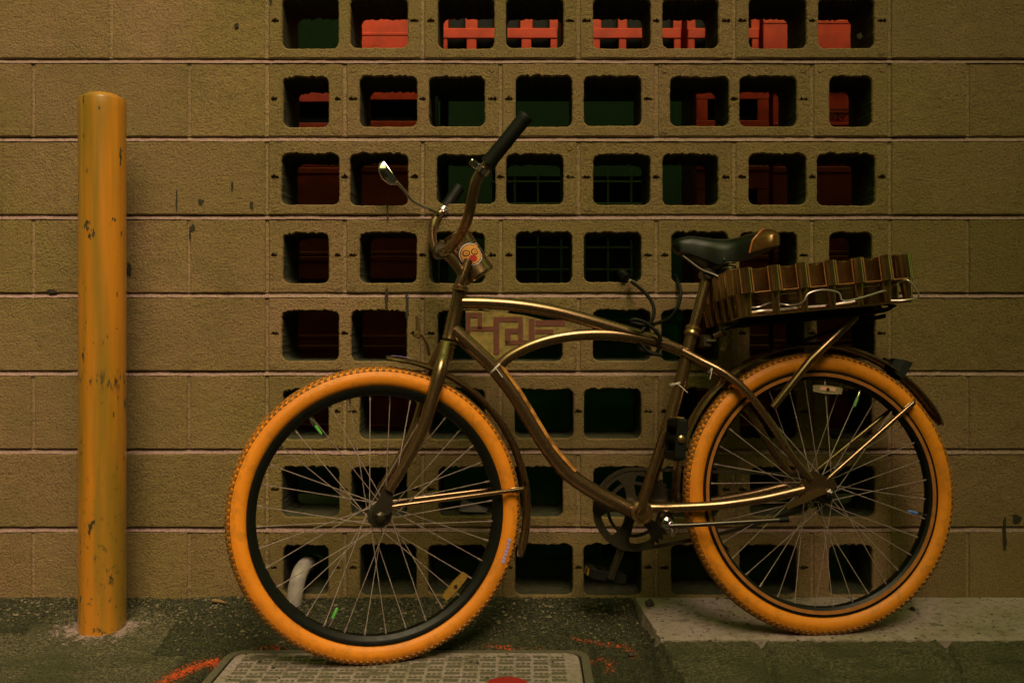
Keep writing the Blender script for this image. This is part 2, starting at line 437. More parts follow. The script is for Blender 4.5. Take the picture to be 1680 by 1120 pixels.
# concrete slab under the rear wheel
m = MB(); N1, N2 = 150, 26; top = []
xr = 3.6
for j in range(N2+1):
    row = []
    for i in range(N1+1):
        y = SLAB_Y*(j/N2)
        t = i/N1; x = slab_left(y)+(xr-slab_left(y))*t**1.6
        ed = .004*noise.noise(Vector((x*30, 9, 1))) if j == N2 else 0
        z = SLAB_Z+.012*(1-j/N2)**1.0+.0015*noise.noise(Vector((x*8, y*12, 4)))
        if i == 0: z -= .006+.005*noise.noise(Vector((1, y*50, 4)))
        if j == N2: z -= .003
        row.append(Vector((x, y+ed-.002, z)))
    top.append(row)
# flatten around the contact so the tyre sits on it
vs_ = [p for r in top for p in r]; fs_ = [(j*(N1+1)+i, (j+1)*(N1+1)+i, (j+1)*(N1+1)+i+1, j*(N1+1)+i+1) for j in range(N2) for i in range(N1)]
m.add(vs_, fs_)
m.add([p for q in top[-1] for p in (q, q-Vector((0, 0, .05)))], [(2*i, 2*i+1, 2*i+3, 2*i+2) for i in range(N1)])
m.add([p for r in top for p in (r[0], r[0]-Vector((.01, 0, .05)))], [(2*i, 2*i+1, 2*i+3, 2*i+2) for i in range(N2)])
kind(m.build('concrete_slab', 'slab'), 'structure')

# ------------------------------------------------------------------ the block wall
MOD, CH = 0.4054, 0.2031
X0, X1 = wx(437.5), wx(437.5)+4*MOD                    # screen section
def ztop(c): return wz(100)-CH*c                       # z of the joint above course c (course 0 lies under the y=100 joint)
BD = .19
def fill_front(loops, ring_in, back):
    """front face with holes. loops: list of (front loop, edge loop, back depth or None)"""
    bm = bmesh.new(); edges = []; side = []; inner = []
    for fl, el, depth, floor in loops:
        fv = [bm.verts.new((p[0], p[2] if len(p) > 2 else 0, p[1])) for p in fl]
        for a, b in zip(fv, fv[1:]+fv[:1]): edges.append(bm.edges.new((a, b)))
        side.append((fv, el, depth, floor))
    bmesh.ops.triangle_fill(bm, use_beauty=True, edges=edges, use_dissolve=False)
    for fv, el, depth, floor in side:
        ev = [bm.verts.new((p[0], .0035, p[1])) for p in el]; bv = [bm.verts.new((p[0], depth, p[1])) for p in el]
        n = len(fv)
        if depth > .1:
            mv = [bm.verts.new((p[0], .013, p[1])) for p in el]
            for i in range(n):
                k = (i+1) % n; bm.faces.new((ev[i], ev[k], mv[k], mv[i]))
            for i in range(n):
                k = (i+1) % n; bm.faces.new((fv[i], fv[k], ev[k], ev[i])); bm.faces.new((mv[i], mv[k], bv[k], bv[i]))
            if floor: bm.faces.new(bv)
            continue
        for i in range(n):
            k = (i+1) % n
            bm.faces.new((fv[i], fv[k], ev[k], ev[i])); bm.faces.new((ev[i], ev[k], bv[k], bv[i]))
        if floor: bm.faces.new(bv)
        elif depth > .1 and floor is False: inner.append((ev, bv))
    return bm
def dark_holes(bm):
    """bare concrete past the lip, darkened: shade inside the openings put into the colour"""
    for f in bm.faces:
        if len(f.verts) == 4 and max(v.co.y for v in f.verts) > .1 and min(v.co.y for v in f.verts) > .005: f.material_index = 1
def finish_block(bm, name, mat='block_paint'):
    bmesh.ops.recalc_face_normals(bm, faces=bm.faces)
    me = bpy.data.meshes.new(name); bm.to_mesh(me); bm.free(); me.materials.append(MATS[mat]); me.materials.append(MATS['shaded_concrete'])
    return me
def rect_loop(hw, hh, n, rnd, jit=0, r=0.0, cx=0, cz=0, top_jit=0):
    """rounded rectangle, counter-clockwise"""
    pts = []
    corners = [(hw-r, hh-r, 0), (-hw+r, hh-r, 90), (-hw+r, -hh+r, 180), (hw-r, -hh+r, 270)]
    for k, (x, z, a0) in enumerate(corners):
        m_ = 6 if r else 1
        for i in range(m_):
            a = R(a0+90*(i/(m_-1) if m_ > 1 else .5)); pts.append((x+r*math.cos(a), z+r*math.sin(a)))
        nx_, nz_, na = corners[(k+1) % 4]
        a = R(a0+90); p0 = (x+r*math.cos(a), z+r*math.sin(a)); p1 = (nx_+r*math.cos(a), nz_+r*math.sin(a))
        for i in range(1, n): pts.append((p0[0]+(p1[0]-p0[0])*i/n, p0[1]+(p1[1]-p0[1])*i/n))
    out = []
    for x, z in pts:
        j = jit+(top_jit if z > hh-.002 else 0)
        out.append((cx+x+rnd.gauss(0, j), cz+z+rnd.gauss(0, j)*(1 if z < hh-.002 else 1)))
    return out
def offset(loop, d, cx, cz):
    out = []; n = len(loop)
    for i, p in enumerate(loop):
        a, b = loop[i-1], loop[(i+1) % n]; tx, tz = b[0]-a[0], b[1]-a[1]; L = math.hypot(tx, tz) or 1
        nx_, nz_ = tz/L, -tx/L
        if nx_*(p[0]-cx)+nz_*(p[1]-cz) < 0: nx_, nz_ = -nx_, -nz_
        out.append((p[0]+nx_*d, p[1]+nz_*d))
    return out
BW, BH = MOD-.0085, CH-.0120
def screen_mesh(half, seed):
    rnd = random.Random(seed)
    hw = (MOD/2-.0085)/2 if half else BW/2; hh = BH/2
    loops = []
    ol = rect_loop(hw, hh, 14, rnd, .0004)
    loops.append((rect_loop(hw-.0035, hh-.0035, 14, rnd, .0005), ol, BD, True))
    holes = [(0, (.117 if half else .149)/2)] if half else [(-.0893, .0748), (.0893, .0748)]
    for cx, w2 in holes:
        cz = -.004+rnd.gauss(0, .0006); w2 = w2+rnd.gauss(0, .0012); h2 = .065+rnd.gauss(0, .001)
        el = rect_loop(w2, h2, 16, rnd, .0004, .017, cx, cz, .0012)
        loops.append((offset(el, .0028, cx, cz), el, BD, False))
    if half: spots = [(-hw+.014, .018), (hw-.014, .018)] if rnd.random() < .3 else []
    else: spots = [(-hw+.0172, .0250), (0, .0222), (hw-.0172, .0250)]
    for cx, wd in spots:
        if rnd.random() < .12: continue
        wd *= rnd.uniform(.8, 1.0); k = 15; up, dn = [], []
        for i in range(k):
            t = i/(k-1)*2-1; x = cx+wd/2*t+0; e = max(.0007, (1-abs(t)**4)*rnd.uniform(.0012, .0060))
            up.append((x, .002+e*1.5+rnd.gauss(0, .0009))); dn.append((x, .002-.0014-e*.7+rnd.gauss(0, .0005)))
        lp = dn+up[::-1]
        loops.append((lp, [(cx+(x-cx)*.92, z*.98) for x, z in lp], .011, True))
    # the back face (outer loop floor) would close the holes: leave it open
    loops[0] = (loops[0][0], loops[0][1], BD, False)
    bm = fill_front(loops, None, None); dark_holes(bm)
    # faint round bosses left by the mould
    for sx, sz in ((-1, 1), (1, 1), (-1, -1), (1, -1)):
        if rnd.random() < .45:
            cx, cz = sx*(hw-.018), sz*(hh-.016); rr = rnd.uniform(.008, .0105)
            prev = None
            c0 = [bm.verts.new((cx+rr*math.cos(2*PI*i/14), -.0001, cz+rr*math.sin(2*PI*i/14))) for i in range(14)]
            c1 = [bm.verts.new((cx+rr*.86*math.cos(2*PI*i/14), -.0014, cz+rr*.86*math.sin(2*PI*i/14))) for i in range(14)]
            for i in range(14): bm.faces.new((c0[i], c0[(i+1) % 14], c1[(i+1) % 14], c1[i]))
            bm.faces.new(c1)
    return finish_block(bm, 'screen_block')
def solid_mesh(wd, seed):
    rnd = random.Random(seed); hw, hh = (wd-.0075)/2, BH/2
    loops = [(rect_loop(hw-.0025, hh-.003, 16, rnd, .0005), rect_loop(hw, hh, 16, rnd, .0003), BD, True)]
    return finish_block(fill_front(loops, None, None), 'block')
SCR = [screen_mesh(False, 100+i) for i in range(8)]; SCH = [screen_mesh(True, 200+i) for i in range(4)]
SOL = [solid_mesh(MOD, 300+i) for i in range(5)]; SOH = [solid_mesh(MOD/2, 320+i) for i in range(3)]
wall = empty('block_wall', (0, 0, 0), 'tan painted concrete block wall with a pierced section of square openings', 'wall')
WL, WR = X0-5*MOD, X1+5*MOD
rw = random.Random(5)
CTOP = -2                                              # courses above the y=100 joint
NC = 7
vbars = []
for c in range(CTOP, NC):
    zc = ztop(c)-CH/2; odd = (c % 2 == 0)              # c even: half blocks at the ends of the pierced section
    def put(me, name, x):
        o = bpy.data.objects.new(name, me); COL.objects.link(o); o.parent = wall
        o.location = (x, rw.gauss(0, .0009), zc); return o
    scr = c >= -1
    if scr:
        if odd:
            put(rw.choice(SCH), 'screen_block', X0+MOD/4); put(rw.choice(SCH), 'screen_block', X1-MOD/4)
            for i in range(3): put(rw.choice(SCR), 'screen_block', X0+MOD*(i+1))
            vbars += [(X0+MOD*(i+.5), c) for i in range(4)]
        else:
            for i in range(4): put(rw.choice(SCR), 'screen_block', X0+MOD*(i+.5))
            vbars += [(X0+MOD*i, c) for i in range(1, 4)]
        spans = [(X0, -1), (X1, 1)]; vbars += [(X0, c), (X1, c)]
        for xe, d in spans:
            x = xe
            if odd:
                put(rw.choice(SOH), 'block', x+d*MOD/4); x += d*MOD/2; vbars.append((x, c))
            while abs(x-xe) < 5*MOD-.25:
                put(rw.choice(SOL), 'block', x+d*MOD/2); x += d*MOD; vbars.append((x, c))
    else:
        x = WL+(MOD/2 if odd else 0)
        while x < WR-.3:
            put(rw.choice(SOL), 'block', x+MOD/2); vbars.append((x, c)); x += MOD
# bed joints: weathered mortar that slopes outwards, seen as a lit ledge under a dark line
for c in range(CTOP, NC):
    z = ztop(c); m = MB(); n = 420; rings = []
    for i in range(n+1):
        x = WL+(WR-WL)*i/n; j = .0016*noise.noise(Vector((x*6, c*3.1, 0)))+.0009*noise.noise(Vector((x*45, c*3.1, 9))); q = .0024*noise.noise(Vector((x*37, c*3.1, 4)))
        zz = z+j
        rings.append([Vector((x, .013+q, zz+.0068)), Vector((x, .0085+q, zz+.0046)), Vector((x, -.0008+q, zz-.0058+.0012*noise.noise(Vector((x*60, c, 7))))), Vector((x, .003, zz-.0072)), Vector((x, BD-.004, zz-.0072)), Vector((x, BD-.004, zz+.0068))])
    m.loft(rings); m.build('mortar_bed', 'lit_mortar_paint', wall, smooth=False)
for x, c in vbars:
    m = MB(); z1, z0 = ztop(c)-.0075, ztop(c+1)+.0072; rings = []
    for i in range(9):
        z = z0+(z1-z0)*i/8; q = .0008*noise.noise(Vector((x*20, z*40, 3)))
        d = .0042+.0014*noise.noise(Vector((x*7, c, 8)))
        rings.append([Vector((x-.0066, BD-.006, z)), Vector((x+.0066, BD-.006, z)), Vector((x+.0066, d+.001, z)), Vector((x+.002, d+q, z)), Vector((x-.002, d+q, z)), Vector((x-.0066, d+.001, z))])
    m.loft(rings); m.build('mortar_joint', 'joint_paint', wall, smooth=False)

# soot splashes and drips stuck to the paint
rs_ = random.Random(21)
for (px, py, rx, rz) in SPLATS:
    n = 18; cx, cz = wx(px), wz(py); pts = []
    for k in range(n):
        t = 2*PI*k/n; f = rs_.uniform(.55, 1.15); pts.append(Vector((cx+rx/630*f*math.cos(t), -.0022, cz+rz/630*f*math.sin(t))))
    m = MB(); m.prism(pts, (0, .0035, 0)); m.build('stain', 'soot', wall, smooth=False)

# ------------------------------------------------------------------ the yard behind the wall
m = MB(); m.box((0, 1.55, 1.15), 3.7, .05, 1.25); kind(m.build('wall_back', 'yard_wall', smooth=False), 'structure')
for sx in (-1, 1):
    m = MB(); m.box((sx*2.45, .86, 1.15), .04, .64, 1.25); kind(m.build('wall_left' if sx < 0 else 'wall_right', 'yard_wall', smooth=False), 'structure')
CY0 = .47                                             # front of the crates
def crate(px0, px1, z0, h, depth, label, style, y=CY0, mat='red_plastic'):
    x0, x1 = wx(px0, y), wx(px1, y); cx = (x0+x1)/2; hw = (x1-x0)/2
    o = empty('plastic_crate', (cx, y, z0), label, 'crate', 'red crates stored behind the wall')
    t = .006
    m = MB()                                          # body: floor, back and sides
    m.box((cx, y+depth/2, z0+.005), hw-.002, depth/2-.008, .004)
    m.box((cx, y+depth-t/2, z0+h/2+.004), hw-t-.001, t/2, h/2-.006)
    for sx in (-1, 1): m.box((cx+sx*(hw-t/2-.001), y+depth/2, z0+h/2+.004), t/2, depth/2-.009, h/2-.006)
    m.build('body', mat, o, smooth=False)
    m = MB(); m.box((cx, y+depth*.5, z0+h*.42), hw-.014, depth*.5-.03, h*.40); m.build('shade_box', 'black_rubber', o, smooth=False)  # dark box added to stand in for the shade inside the crate
    m = MB()
    def pan(ax, bx, az, bz, th=.005, off=0): m.bbox(((ax+bx)/2, y+.003+off, z0+(az+bz)/2), (bx-ax)/2, th, (bz-az)/2, bev=.003)
    if style == 'lattice':
        pan(x0, x1, 0, .02); pan(x0, x1, h-.03, h, off=-.001); pan(x0+.001, x1-.001, .076, .108, off=.001)
        k = max(2, round((x1-x0)/.087))
        for i in range(k+1):
            xc = x0+.012+(x1-x0-.024)*i/k; wd = .012 if i % 2 == 0 else .016
            if i in (0, k): wd = .011
            pan(xc-wd*.95, xc+wd*.95, .018, .082, .004, .003); pan(xc-wd*1.2, xc+wd*1.2, .102, h-.028, .004, .003)
    elif style == 'handle':
        wdw = (x1-x0)*.34; zc = h*.62
        pan(x0, x1, 0, zc-.032); pan(x0, x1, zc+.032, h); pan(x0+.001, cx-wdw, zc-.034, zc+.034, off=.001); pan(cx+wdw, x1-.001, zc-.034, zc+.034, off=.001)
        pan(x0, x1, h-.016, h+.001, .008); pan(x0, x1, .02, .03, .007)
    else:
        pan(x0, x1, 0, h); pan(x0, x1, h-.02, h+.001, .008); pan(x0, x1, h*.45, h*.45+.012, .007); pan(x0, x1, 0, .014, .007)
    m.build('front_panel', mat, o, smooth=False)
    return o, (x0, x1)
SHZ = wz(104, CY0)
sh = empty('shelf', (.2, .55, 0), 'dark steel shelf holding red lattice crates inside the yard', 'shelf')
xl, xr_ = wx(700, CY0), wx(1500, CY0)
m = MB(); m.bbox(((xl+xr_)/2, .68, SHZ-.012), (xr_-xl)/2, .24, .010); m.build('board', 'dark_steel_shelf', sh, smooth=False)
for x in (xl+.02, xr_-.02):
    for y in (.46, .90):
        m = MB(); m.bbox((x, y, (SHZ-.022)/2), .014, .014, (SHZ-.022)/2-.001); m.build('leg', 'dark_steel_shelf', sh, smooth=False)
names = ['red lattice crate on the shelf above the black grille crate', 'red lattice crate on the shelf, between two others of its kind',
         'red lattice crate on the shelf over the handle crates', 'red smooth-sided crate at the end of the shelf']
for k, (a, b) in enumerate(((722, 915), (925, 1118), (1128, 1246), (1252, 1420))):
    crate(a, b, SHZ, .265, .36, names[k], 'lattice' if k < 3 else 'solid')
# tall stacks either side
zz = 0; hs = .275
zt = wz(180, CY0)                                     # height of the handle holes in the second course
base = zt-.62*hs
lev = [base-hs*i for i in range(4)]
wds = ['topmost', 'second from the top', 'third from the top', 'lowest but one']
for k, z in enumerate(lev):
    mt = 'red_plastic' if k < 1 else 'shaded_red_plastic'  # crates further down take the shaded red
    o, _ = crate(1142, 1262, z, hs-.002, .30, 'red crate with a hand hole, %s in the right-hand stack' % wds[k] if k else 'bright red crate with a hand hole, top of its stack', 'handle', CY0, mt)
    o2, xx = crate(1268, 1404, z, hs-.002, .34, 'red solid-sided crate with a printed notice, top of its stack' if k == 0 else 'red solid-sided crate, %s under the notice crate' % wds[k], 'solid', CY0+.02, mt)
    if k == 0:
        zc = wz(189, CY0); xc = wx(1372, CY0)
        fr = MB()
        for (a, b, c_, d) in ((xc-.06, xc+.052, wz(178, CY0)-.004, wz(178, CY0)), (xc+.048, xc+.052, wz(210, CY0), wz(178, CY0)-.004)):
            fr.box(((a+b)/2, CY0+.0120, (c_+d)/2), (b-a)/2, .001, (d-c_)/2)
        fr.build('notice_border', 'black_ink', o2, smooth=False)
        rl = root_loc(o2)
        text_mesh('notice_text', 'AWAY', .026, .0006, 'black_ink', o2, Matrix.Translation(Vector((xc-.004, CY0+.0125, zc))-rl) @ Matrix.Rotation(R(90), 4, 'X'))
for k in range(5):
    z = wz(181, CY0)-.62*hs+hs-hs*k
    if z < 0: continue
    lab = ['topmost', 'second', 'third', 'fourth', 'fifth'][k]
    if k: crate(468, 580, z, hs-.002, .34, 'red crate beside the drain pipe openings, %s of the outer left stack' % ['', 'topmost', 'second', 'third', 'fourth'][k], 'solid' if k in (0, 2) else 'handle', CY0+.03, 'shaded_red_plastic')
    crate(586, 704, z, hs-.002, .34, 'red crate next to the green bin, %s of its stack' % lab, 'solid' if k in (0, 2) else 'handle', CY0, 'red_plastic' if k < 2 else 'shaded_red_plastic')
# black grille crate
zg0, zg1 = wz(478, .46), wz(262, .46); xg0, xg1 = wx(806, .46), wx(1074, .46)
o = empty('grille_crate', ((xg0+xg1)/2, .46, zg0), 'dark grille-sided bread crate standing on the green bin', 'crate')
nxg, nzg = 7, 6
for i in range(nxg+1):
    x = xg0+(xg1-xg0)*i/nxg; m = MB(); m.bbox((x, .46, (zg0+zg1)/2), .0032, .003, (zg1-zg0)/2); m.build('bar', 'mesh_green', o, smooth=False)
for j in range(nzg+1):
    z = zg0+(zg1-zg0)*j/nzg; m = MB(); m.bbox(((xg0+xg1)/2, .464, z), (xg1-xg0)/2, .003, .0032)
    for i in range(nxg+1):
        m.lathe((xg0+(xg1-xg0)*i/nxg, .456, z), (0, 1, 0), [(.0055, 0), (.0055, .004)], 8)
    m.build('bar', 'mesh_green', o, smooth=False)
m = MB(); m.box(((xg0+xg1)/2, .645, zg0+.006), (xg1-xg0)/2, .17, .004)
m.box(((xg0+xg1)/2, .82, (zg0+zg1)/2), (xg1-xg0)/2, .004, (zg1-zg0)/2-.002)
for sx in (xg0, xg1): m.box((sx, .645, (zg0+zg1)/2), .004, .168, (zg1-zg0)/2-.003)
m.build('body', 'black_plastic', o, smooth=False)
# green bin under it
xb0, xb1 = wx(712, .44), wx(1120, .44); zb = zg0-.001
o = empty('wheeled_bin', ((xb0+xb1)/2, .60, 0), 'dark green plastic bin inside the yard below the grille crate', 'bin')
def rr(x0, x1, y0, y1, z, r=.03):
    pts = []
    for cx, cy, a0 in ((x1-r, y1-r, 0), (x0+r, y1-r, 90), (x0+r, y0+r, 180), (x1-r, y0+r, 270)):
        for i in range(5): a = R(a0+22.5*i); pts.append(Vector((cx+r*math.cos(a), cy+r*math.sin(a), z)))
    return pts
m = MB(); m.loft([rr(xb0+.05, xb1-.05, .46, .92, .10), rr(xb0+.03, xb1-.03, .44, .94, .12), rr(xb0+.008, xb1-.008, .425, .96, zb-.09)]); m.build('body', 'green_plastic', o)
m = MB(); m.loft([rr(xb0, xb1, .412, .97, zb-.088), rr(xb0, xb1, .412, .97, zb-.055)]); m.build('rim', 'green_plastic', o)
m = MB(); m.loft([rr(xb0-.002, xb1+.002, .408, .974, zb-.053), rr(xb0-.002, xb1+.002, .408, .974, zb-.03), rr(xb0+.03, xb1-.03, .44, .95, zb-.002)]); m.build('lid', 'green_plastic', o)
for x in (xb0+.1, xb1-.1):
    m = MB(); m.lathe((x-.03, .80, .10), (1, 0, 0), [(.06, 0), (.099, .004), (.099, .05), (.06, .054)], 20); m.build('wheel', 'black_rubber', o)
m = MB(); m.bbox(((xb0+xb1)/2, .44, .05), .13, .03, .0495); m.build('foot', 'green_plastic', o, smooth=False)
# scrap of paper on a sill
q = on_y(770, 838, .06); m = MB()
pts = [q+Vector(v) for v in ((-.03, .02, .0), (.05, .03, .0), (.045, -.03, .002), (-.02, -.028, .003), (-.02, .03, .026), (.02, .012, .012))]
m.add(pts, [(0, 3, 5), (3, 2, 5), (2, 1, 5), (1, 4, 5), (4, 0, 5)]); m.add([p+Vector((0, 0, .0012)) for p in pts], [(0, 5, 3), (3, 5, 2), (2, 5, 1), (1, 5, 4), (4, 5, 0)])
tag(m.build('paper_scrap', 'paper', smooth=False, origin=q), 'crumpled pale paper scrap lying in a wall opening behind the front wheel', 'paper')
# drain pipe
m = MB(); pp = spline([on_y(481, 1000, -.035), on_y(485, 968, -.032), on_y(492, 940, -.012), on_y(502, 926, .05), on_y(512, 922, .15), on_y(518, 921, .30)], 7)
m.tube(pp, .0205, 18); q = m.v[0].copy(); q.z = 0
tag(m.build('drain_pipe', 'pvc', origin=q), 'pale plastic drain pipe bending out of a low wall opening into the ground', 'pipe')

# ------------------------------------------------------------------ added unseen walls that dim the sky and darken reflections
m = MB(); m.box((0, -8.5, 2.6), 14, .3, 2.7); kind(m.build('sky_blocker_across', 'blocker_dark', smooth=False), 'structure')  # added behind the camera so the metal reflects something dark

m = MB(); m.box((4.95, -4.6, 2.9), 3.1, 3.2, 3.0); kind(m.build('sky_blocker_right', 'blocker_dark', smooth=False), 'structure')  # added out of view to shade the right part of the wall
m = MB(); m.box((-5.10, -4.5, 2.9), 3.1, 3.2, 3.0); kind(m.build('sky_blocker_left', 'blocker_dark', smooth=False), 'structure')  # added out of view to cut sky light on the left

# ------------------------------------------------------------------ pit lid
lz = LID_Z
p_bl, p_br = on_z(385, 1068, lz), on_z(955, 1070, lz); y1 = LID_Y1; y0_ = y1-.46
lid = empty('pit_lid', ((p_bl.x+p_br.x)/2, y1-.23, lz), 'pale cast pit lid with a raised tile pattern under the front wheel', 'pit lid')
m = MB(); x0, x1 = p_bl.x, p_br.x
m.loft([rr(x0+.008, x1-.008, y0_+.008, y1-.008, lz-.05, .03), rr(x0+.008, x1-.008, y0_+.008, y1-.008, lz-.004, .03), rr(x0+.011, x1-.011, y0_+.011, y1-.011, lz, .03)]); m.build('plate', 'lid', lid, ang=20)
m = MB(); ro, ri = rr(x0-.014, x1+.014, y0_-.014, y1+.014, lz-.001, .045), rr(x0+.004, x1-.004, y0_+.004, y1-.004, lz-.001, .032)
lo_ = [p-Vector((0, 0, .04)) for p in ro]; li_ = [p-Vector((0, 0, .04)) for p in ri]
m.loft([lo_, ro, ri, li_], False, False); m.build('frame', 'lid_groove', lid, smooth=False)
gm, dm = MB(), MB(); cw, chh = .0385, .0205
nxc, nyc = int((x1-x0-.05)/cw), int((y1-y0_-.05)/chh)
for i in range(nxc):
    for j in range(nyc):
        cx = x0+.03+cw*(i+.5); cy = y1-.030-chh*(j+.5)
        if (i+j) % 2:
            gm.bbox((cx, cy, lz+.0006), cw*.42, .0030, .0012, bev=.0006); gm.bbox((cx, cy+.0072, lz+.0004), cw*.42, .0016, .001, bev=.0005)
        else:
            for dx in (-.011, 0, .011):
                gm.lathe((cx+dx, cy, lz-.0005), (0, 0, 1), [(.0048, 0), (.0044, .0016), (.003, .0020)], 8)
kind(gm.build('raised_pattern', 'lid_groove', lid, smooth=False), 'stuff')
for px, py in ((424, 1078), (405, 1119)):
    q = on_z(px, py, lz); m = MB(); m.lathe((q.x, q.y, lz-.0015), (0, 0, 1), [(.017, 0), (.016, .0030), (.009, .0034), (.008, .0026)], 20); m.build('lifting_plug', 'lid_groove', lid)
q = on_z(832, 1127, lz); m = MB(); m.lathe((q.x, q.y, lz-.001), (0, 0, 1), [(.046, 0), (.045, .007), (.040, .009)], 28); m.build('red_disc', 'sticker_red', lid)

# ------------------------------------------------------------------ bollard
b = empty('bollard', (BOL.x, BOL.y, gz(0, BOL.y)-.002), 'orange painted steel pipe bollard with chipped scuffs and domed cap', 'bollard')
br = 37/F*(BOL.y-CAM.y); bt = wz(162, BOL.y)
m = MB(); prof = []
zb0 = root_loc(b).z-.05
for i in range(60): prof.append((br*(1+.004*math.sin(i*.9)*(.3 if i > 5 else 1)), zb0+(bt-.006-zb0)*i/59))
prof += [(br-.001, bt-.002), (br-.004, bt)]
m.lathe((BOL.x, BOL.y, 0), (0, 0, 1), prof, 48); m.build('post', 'bollard_paint', b)
m = MB(); m.lathe((BOL.x, BOL.y, 0), (0, 0, 1), [(br*.86, bt-.003), (br*.82, bt+.003), (br*.62, bt+.010), (br*.3, bt+.0125), (.002, bt+.013)], 40); m.build('cap', 'bollard_paint', b)

# ------------------------------------------------------------------ bicycle
bk = empty('bicycle', (CR.x, CR.y, CR.z), 'bronze cruiser bicycle with fat orange tyres leaning back by the pierced wall', 'bicycle')
def far(p, w, n=NB): return p+n*(2*w)
def path(pix, w=0.0, fn=B): 
    ws = w if isinstance(w, (list, tuple)) else [w]*len(pix)
    return [fn(x, y, ws[i]) for i, (x, y) in enumerate(pix)]
# --- wheels
def wheel(H, a, b, N, rear):
    st = -N                                            # towards the street
    hubm = MB()
    if rear: prof = [(.004, -.066), (.0055, -.066), (.0055, -.055), (.012, -.054), (.012, -.042), (.0235, -.0415), (.0235, -.038), (.016, -.036), (.016, .024), (.026, .0255), (.026, .029), (.021, .030), (.019, .046), (.010, .047), (.0085, .052), (.0055, .053), (.0055, .068), (.004, .069)]
    else: prof = [(.004, -.056), (.0055, -.056), (.0055, -.045), (.010, -.043), (.024, -.034), (.024, -.031), (.013, -.027), (.013, .025), (.027, .028), (.028, .0302), (.027, .0324), (.016, .034), (.014, .040), (.011, .044), (.0055, .045), (.0055, .056), (.004, .057)]
    hubm.lathe(H, st, prof, 28)
    hub = hubm.build('wheel', 'dark_steel', bk)
    hub['label'] = 'rear wheel with orange-edged rim' if rear else 'front wheel with black rim, turned slightly to the street'
    def P(r, th, w): return H+(a*math.cos(th)+b*math.sin(th))*r+st*w
    def ringmesh(prof, n=144, closed=True):
        m = MB(); rings = [[P(r, 2*PI*k/n, w_) for r, w_ in prof] for k in range(n)]
        k0 = len(prof); m.v = [p for r in rings for p in r]
        for i in range(n):
            for j in range(k0 if closed else k0-1):
                A = i*k0+j; Bq = i*k0+(j+1) % k0; C = ((i+1) % n)*k0+(j+1) % k0; D = ((i+1) % n)*k0+j
                m.f.append((A, Bq, C, D))
        return m
    rs = .0236; rc = RT-.0022-rs
    prof = []
    for k in range(28):
        t = 2*PI*k/28; q = .0008 if k in (5, 23) else 0
        prof.append((rc+(rs-q)*math.cos(t), (rs*1.0-q)*math.sin(t)))
    ty = ringmesh(prof, 168).build('tyre', 'orange_rubber', hub, ang=60)
    # fine moulding line on the sidewall
    for sw in (1, -1):
        t = R(52); m = ringmesh([(rc+(rs+.0002)*math.cos(t+d), sw*(rs+.0002)*math.sin(t+d)) for d in (-.018, .018)]+[(rc+(rs-.002)*math.cos(t), sw*(rs-.002)*math.sin(t))], 168)
        m.build('moulding_line', 'black_rubber', hub)
    # tread: shoulder lugs and centre blocks
    m = MB(); nk = 138
    for k in range(nk):
        th = 2*PI*k/nk; rad = a*math.cos(th)+b*math.sin(th); tan = -a*math.sin(th)+b*math.cos(th)
        for sw in (-1, 1):
            for t, hl, hw_, ph in ((R(43), .0046, .0038, 0), (R(21), .0040, .0036, .5)):
                th2 = th+2*PI*ph/nk; rad2 = a*math.cos(th2)+b*math.sin(th2); tan2 = -a*math.sin(th2)+b*math.cos(th2)
                nrm = rad2*math.cos(t)+st*(sw*math.sin(t)); bi = tan2.cross(nrm)
                tw = tan2*math.cos(.22*sw)+bi*math.sin(.22*sw); bi2 = nrm.cross(tw)
                c = H+rad2*rc+nrm*(rs+.0004)
                m.box(c, hw_*.9, hl, .0018, (tw, bi2, nrm))
        c = H+rad*(rc+rs+.0004); m.box(c, .0042, .0026, .0017, (tan, st, rad))
    kind(m.build('tread', 'tread_rubber', hub, smooth=False), 'stuff')
    # rim
    r0 = rc-rs
    rp = [(r0+.004, .0195), (r0-.004, .0195), (r0-.0075, .0175), (r0-.015, .012), (r0-.0165, .006), (r0-.0165, -.006), (r0-.015, -.012), (r0-.0075, -.0175), (r0-.004, -.0195), (r0+.004, -.0195)]
    ringmesh(rp, 144).build('rim', 'black_rim', hub, ang=30)
    if rear:
        for sw in (1, -1):
            ringmesh([(r0-.001, sw*.0202), (r0-.009, sw*.0192), (r0-.009, sw*.015), (r0-.001, sw*.016)], 144).build('rim_band', 'rim_orange', hub, ang=30)
    # spokes, laced three-cross
    rf = [.022, .0205] if not rear else [.0245, .022]
    if not rear: rf = [.025, .022]
    for k in range(36):
        side = 1 if k % 2 == 0 else -1; grp = (k//2) % 2; tr = 2*PI*(k+.5)/36
        off = R(58)*(1 if grp else -1)
        fl = (.0295 if side > 0 else -.0325) if not rear else (.0275 if side > 0 else -.0400)
        r_f = rf[0] if side > 0 else rf[1]
        pa = P(r_f, tr+off, fl+side*(.0022 if grp else -.0022)); pb = P(r0-.0155, tr, side*.004)
        m = MB(); m.tube([pa, pb], .00112, 6); m.tube([pb+(pa-pb).normalized()*.012, pb], .0021, 6); m.build('spoke', 'spoke_steel', hub)
    m = MB()
    for k in range(18): m.lathe(P(rf[0], 2*PI*(k+.3)/18, .0318 if not rear else .0286), st, [(.0017, 0), (.0014, .0012)], 8)
    m.build('spoke_heads', 'chrome', hub, smooth=False)
    return hub, P, rc, rs, r0
fw, PF, rc, rs, r0 = wheel(HF, aF, bF, NF, False)
rwh, PR, *_ = wheel(HR, aR, bR, NB, True)
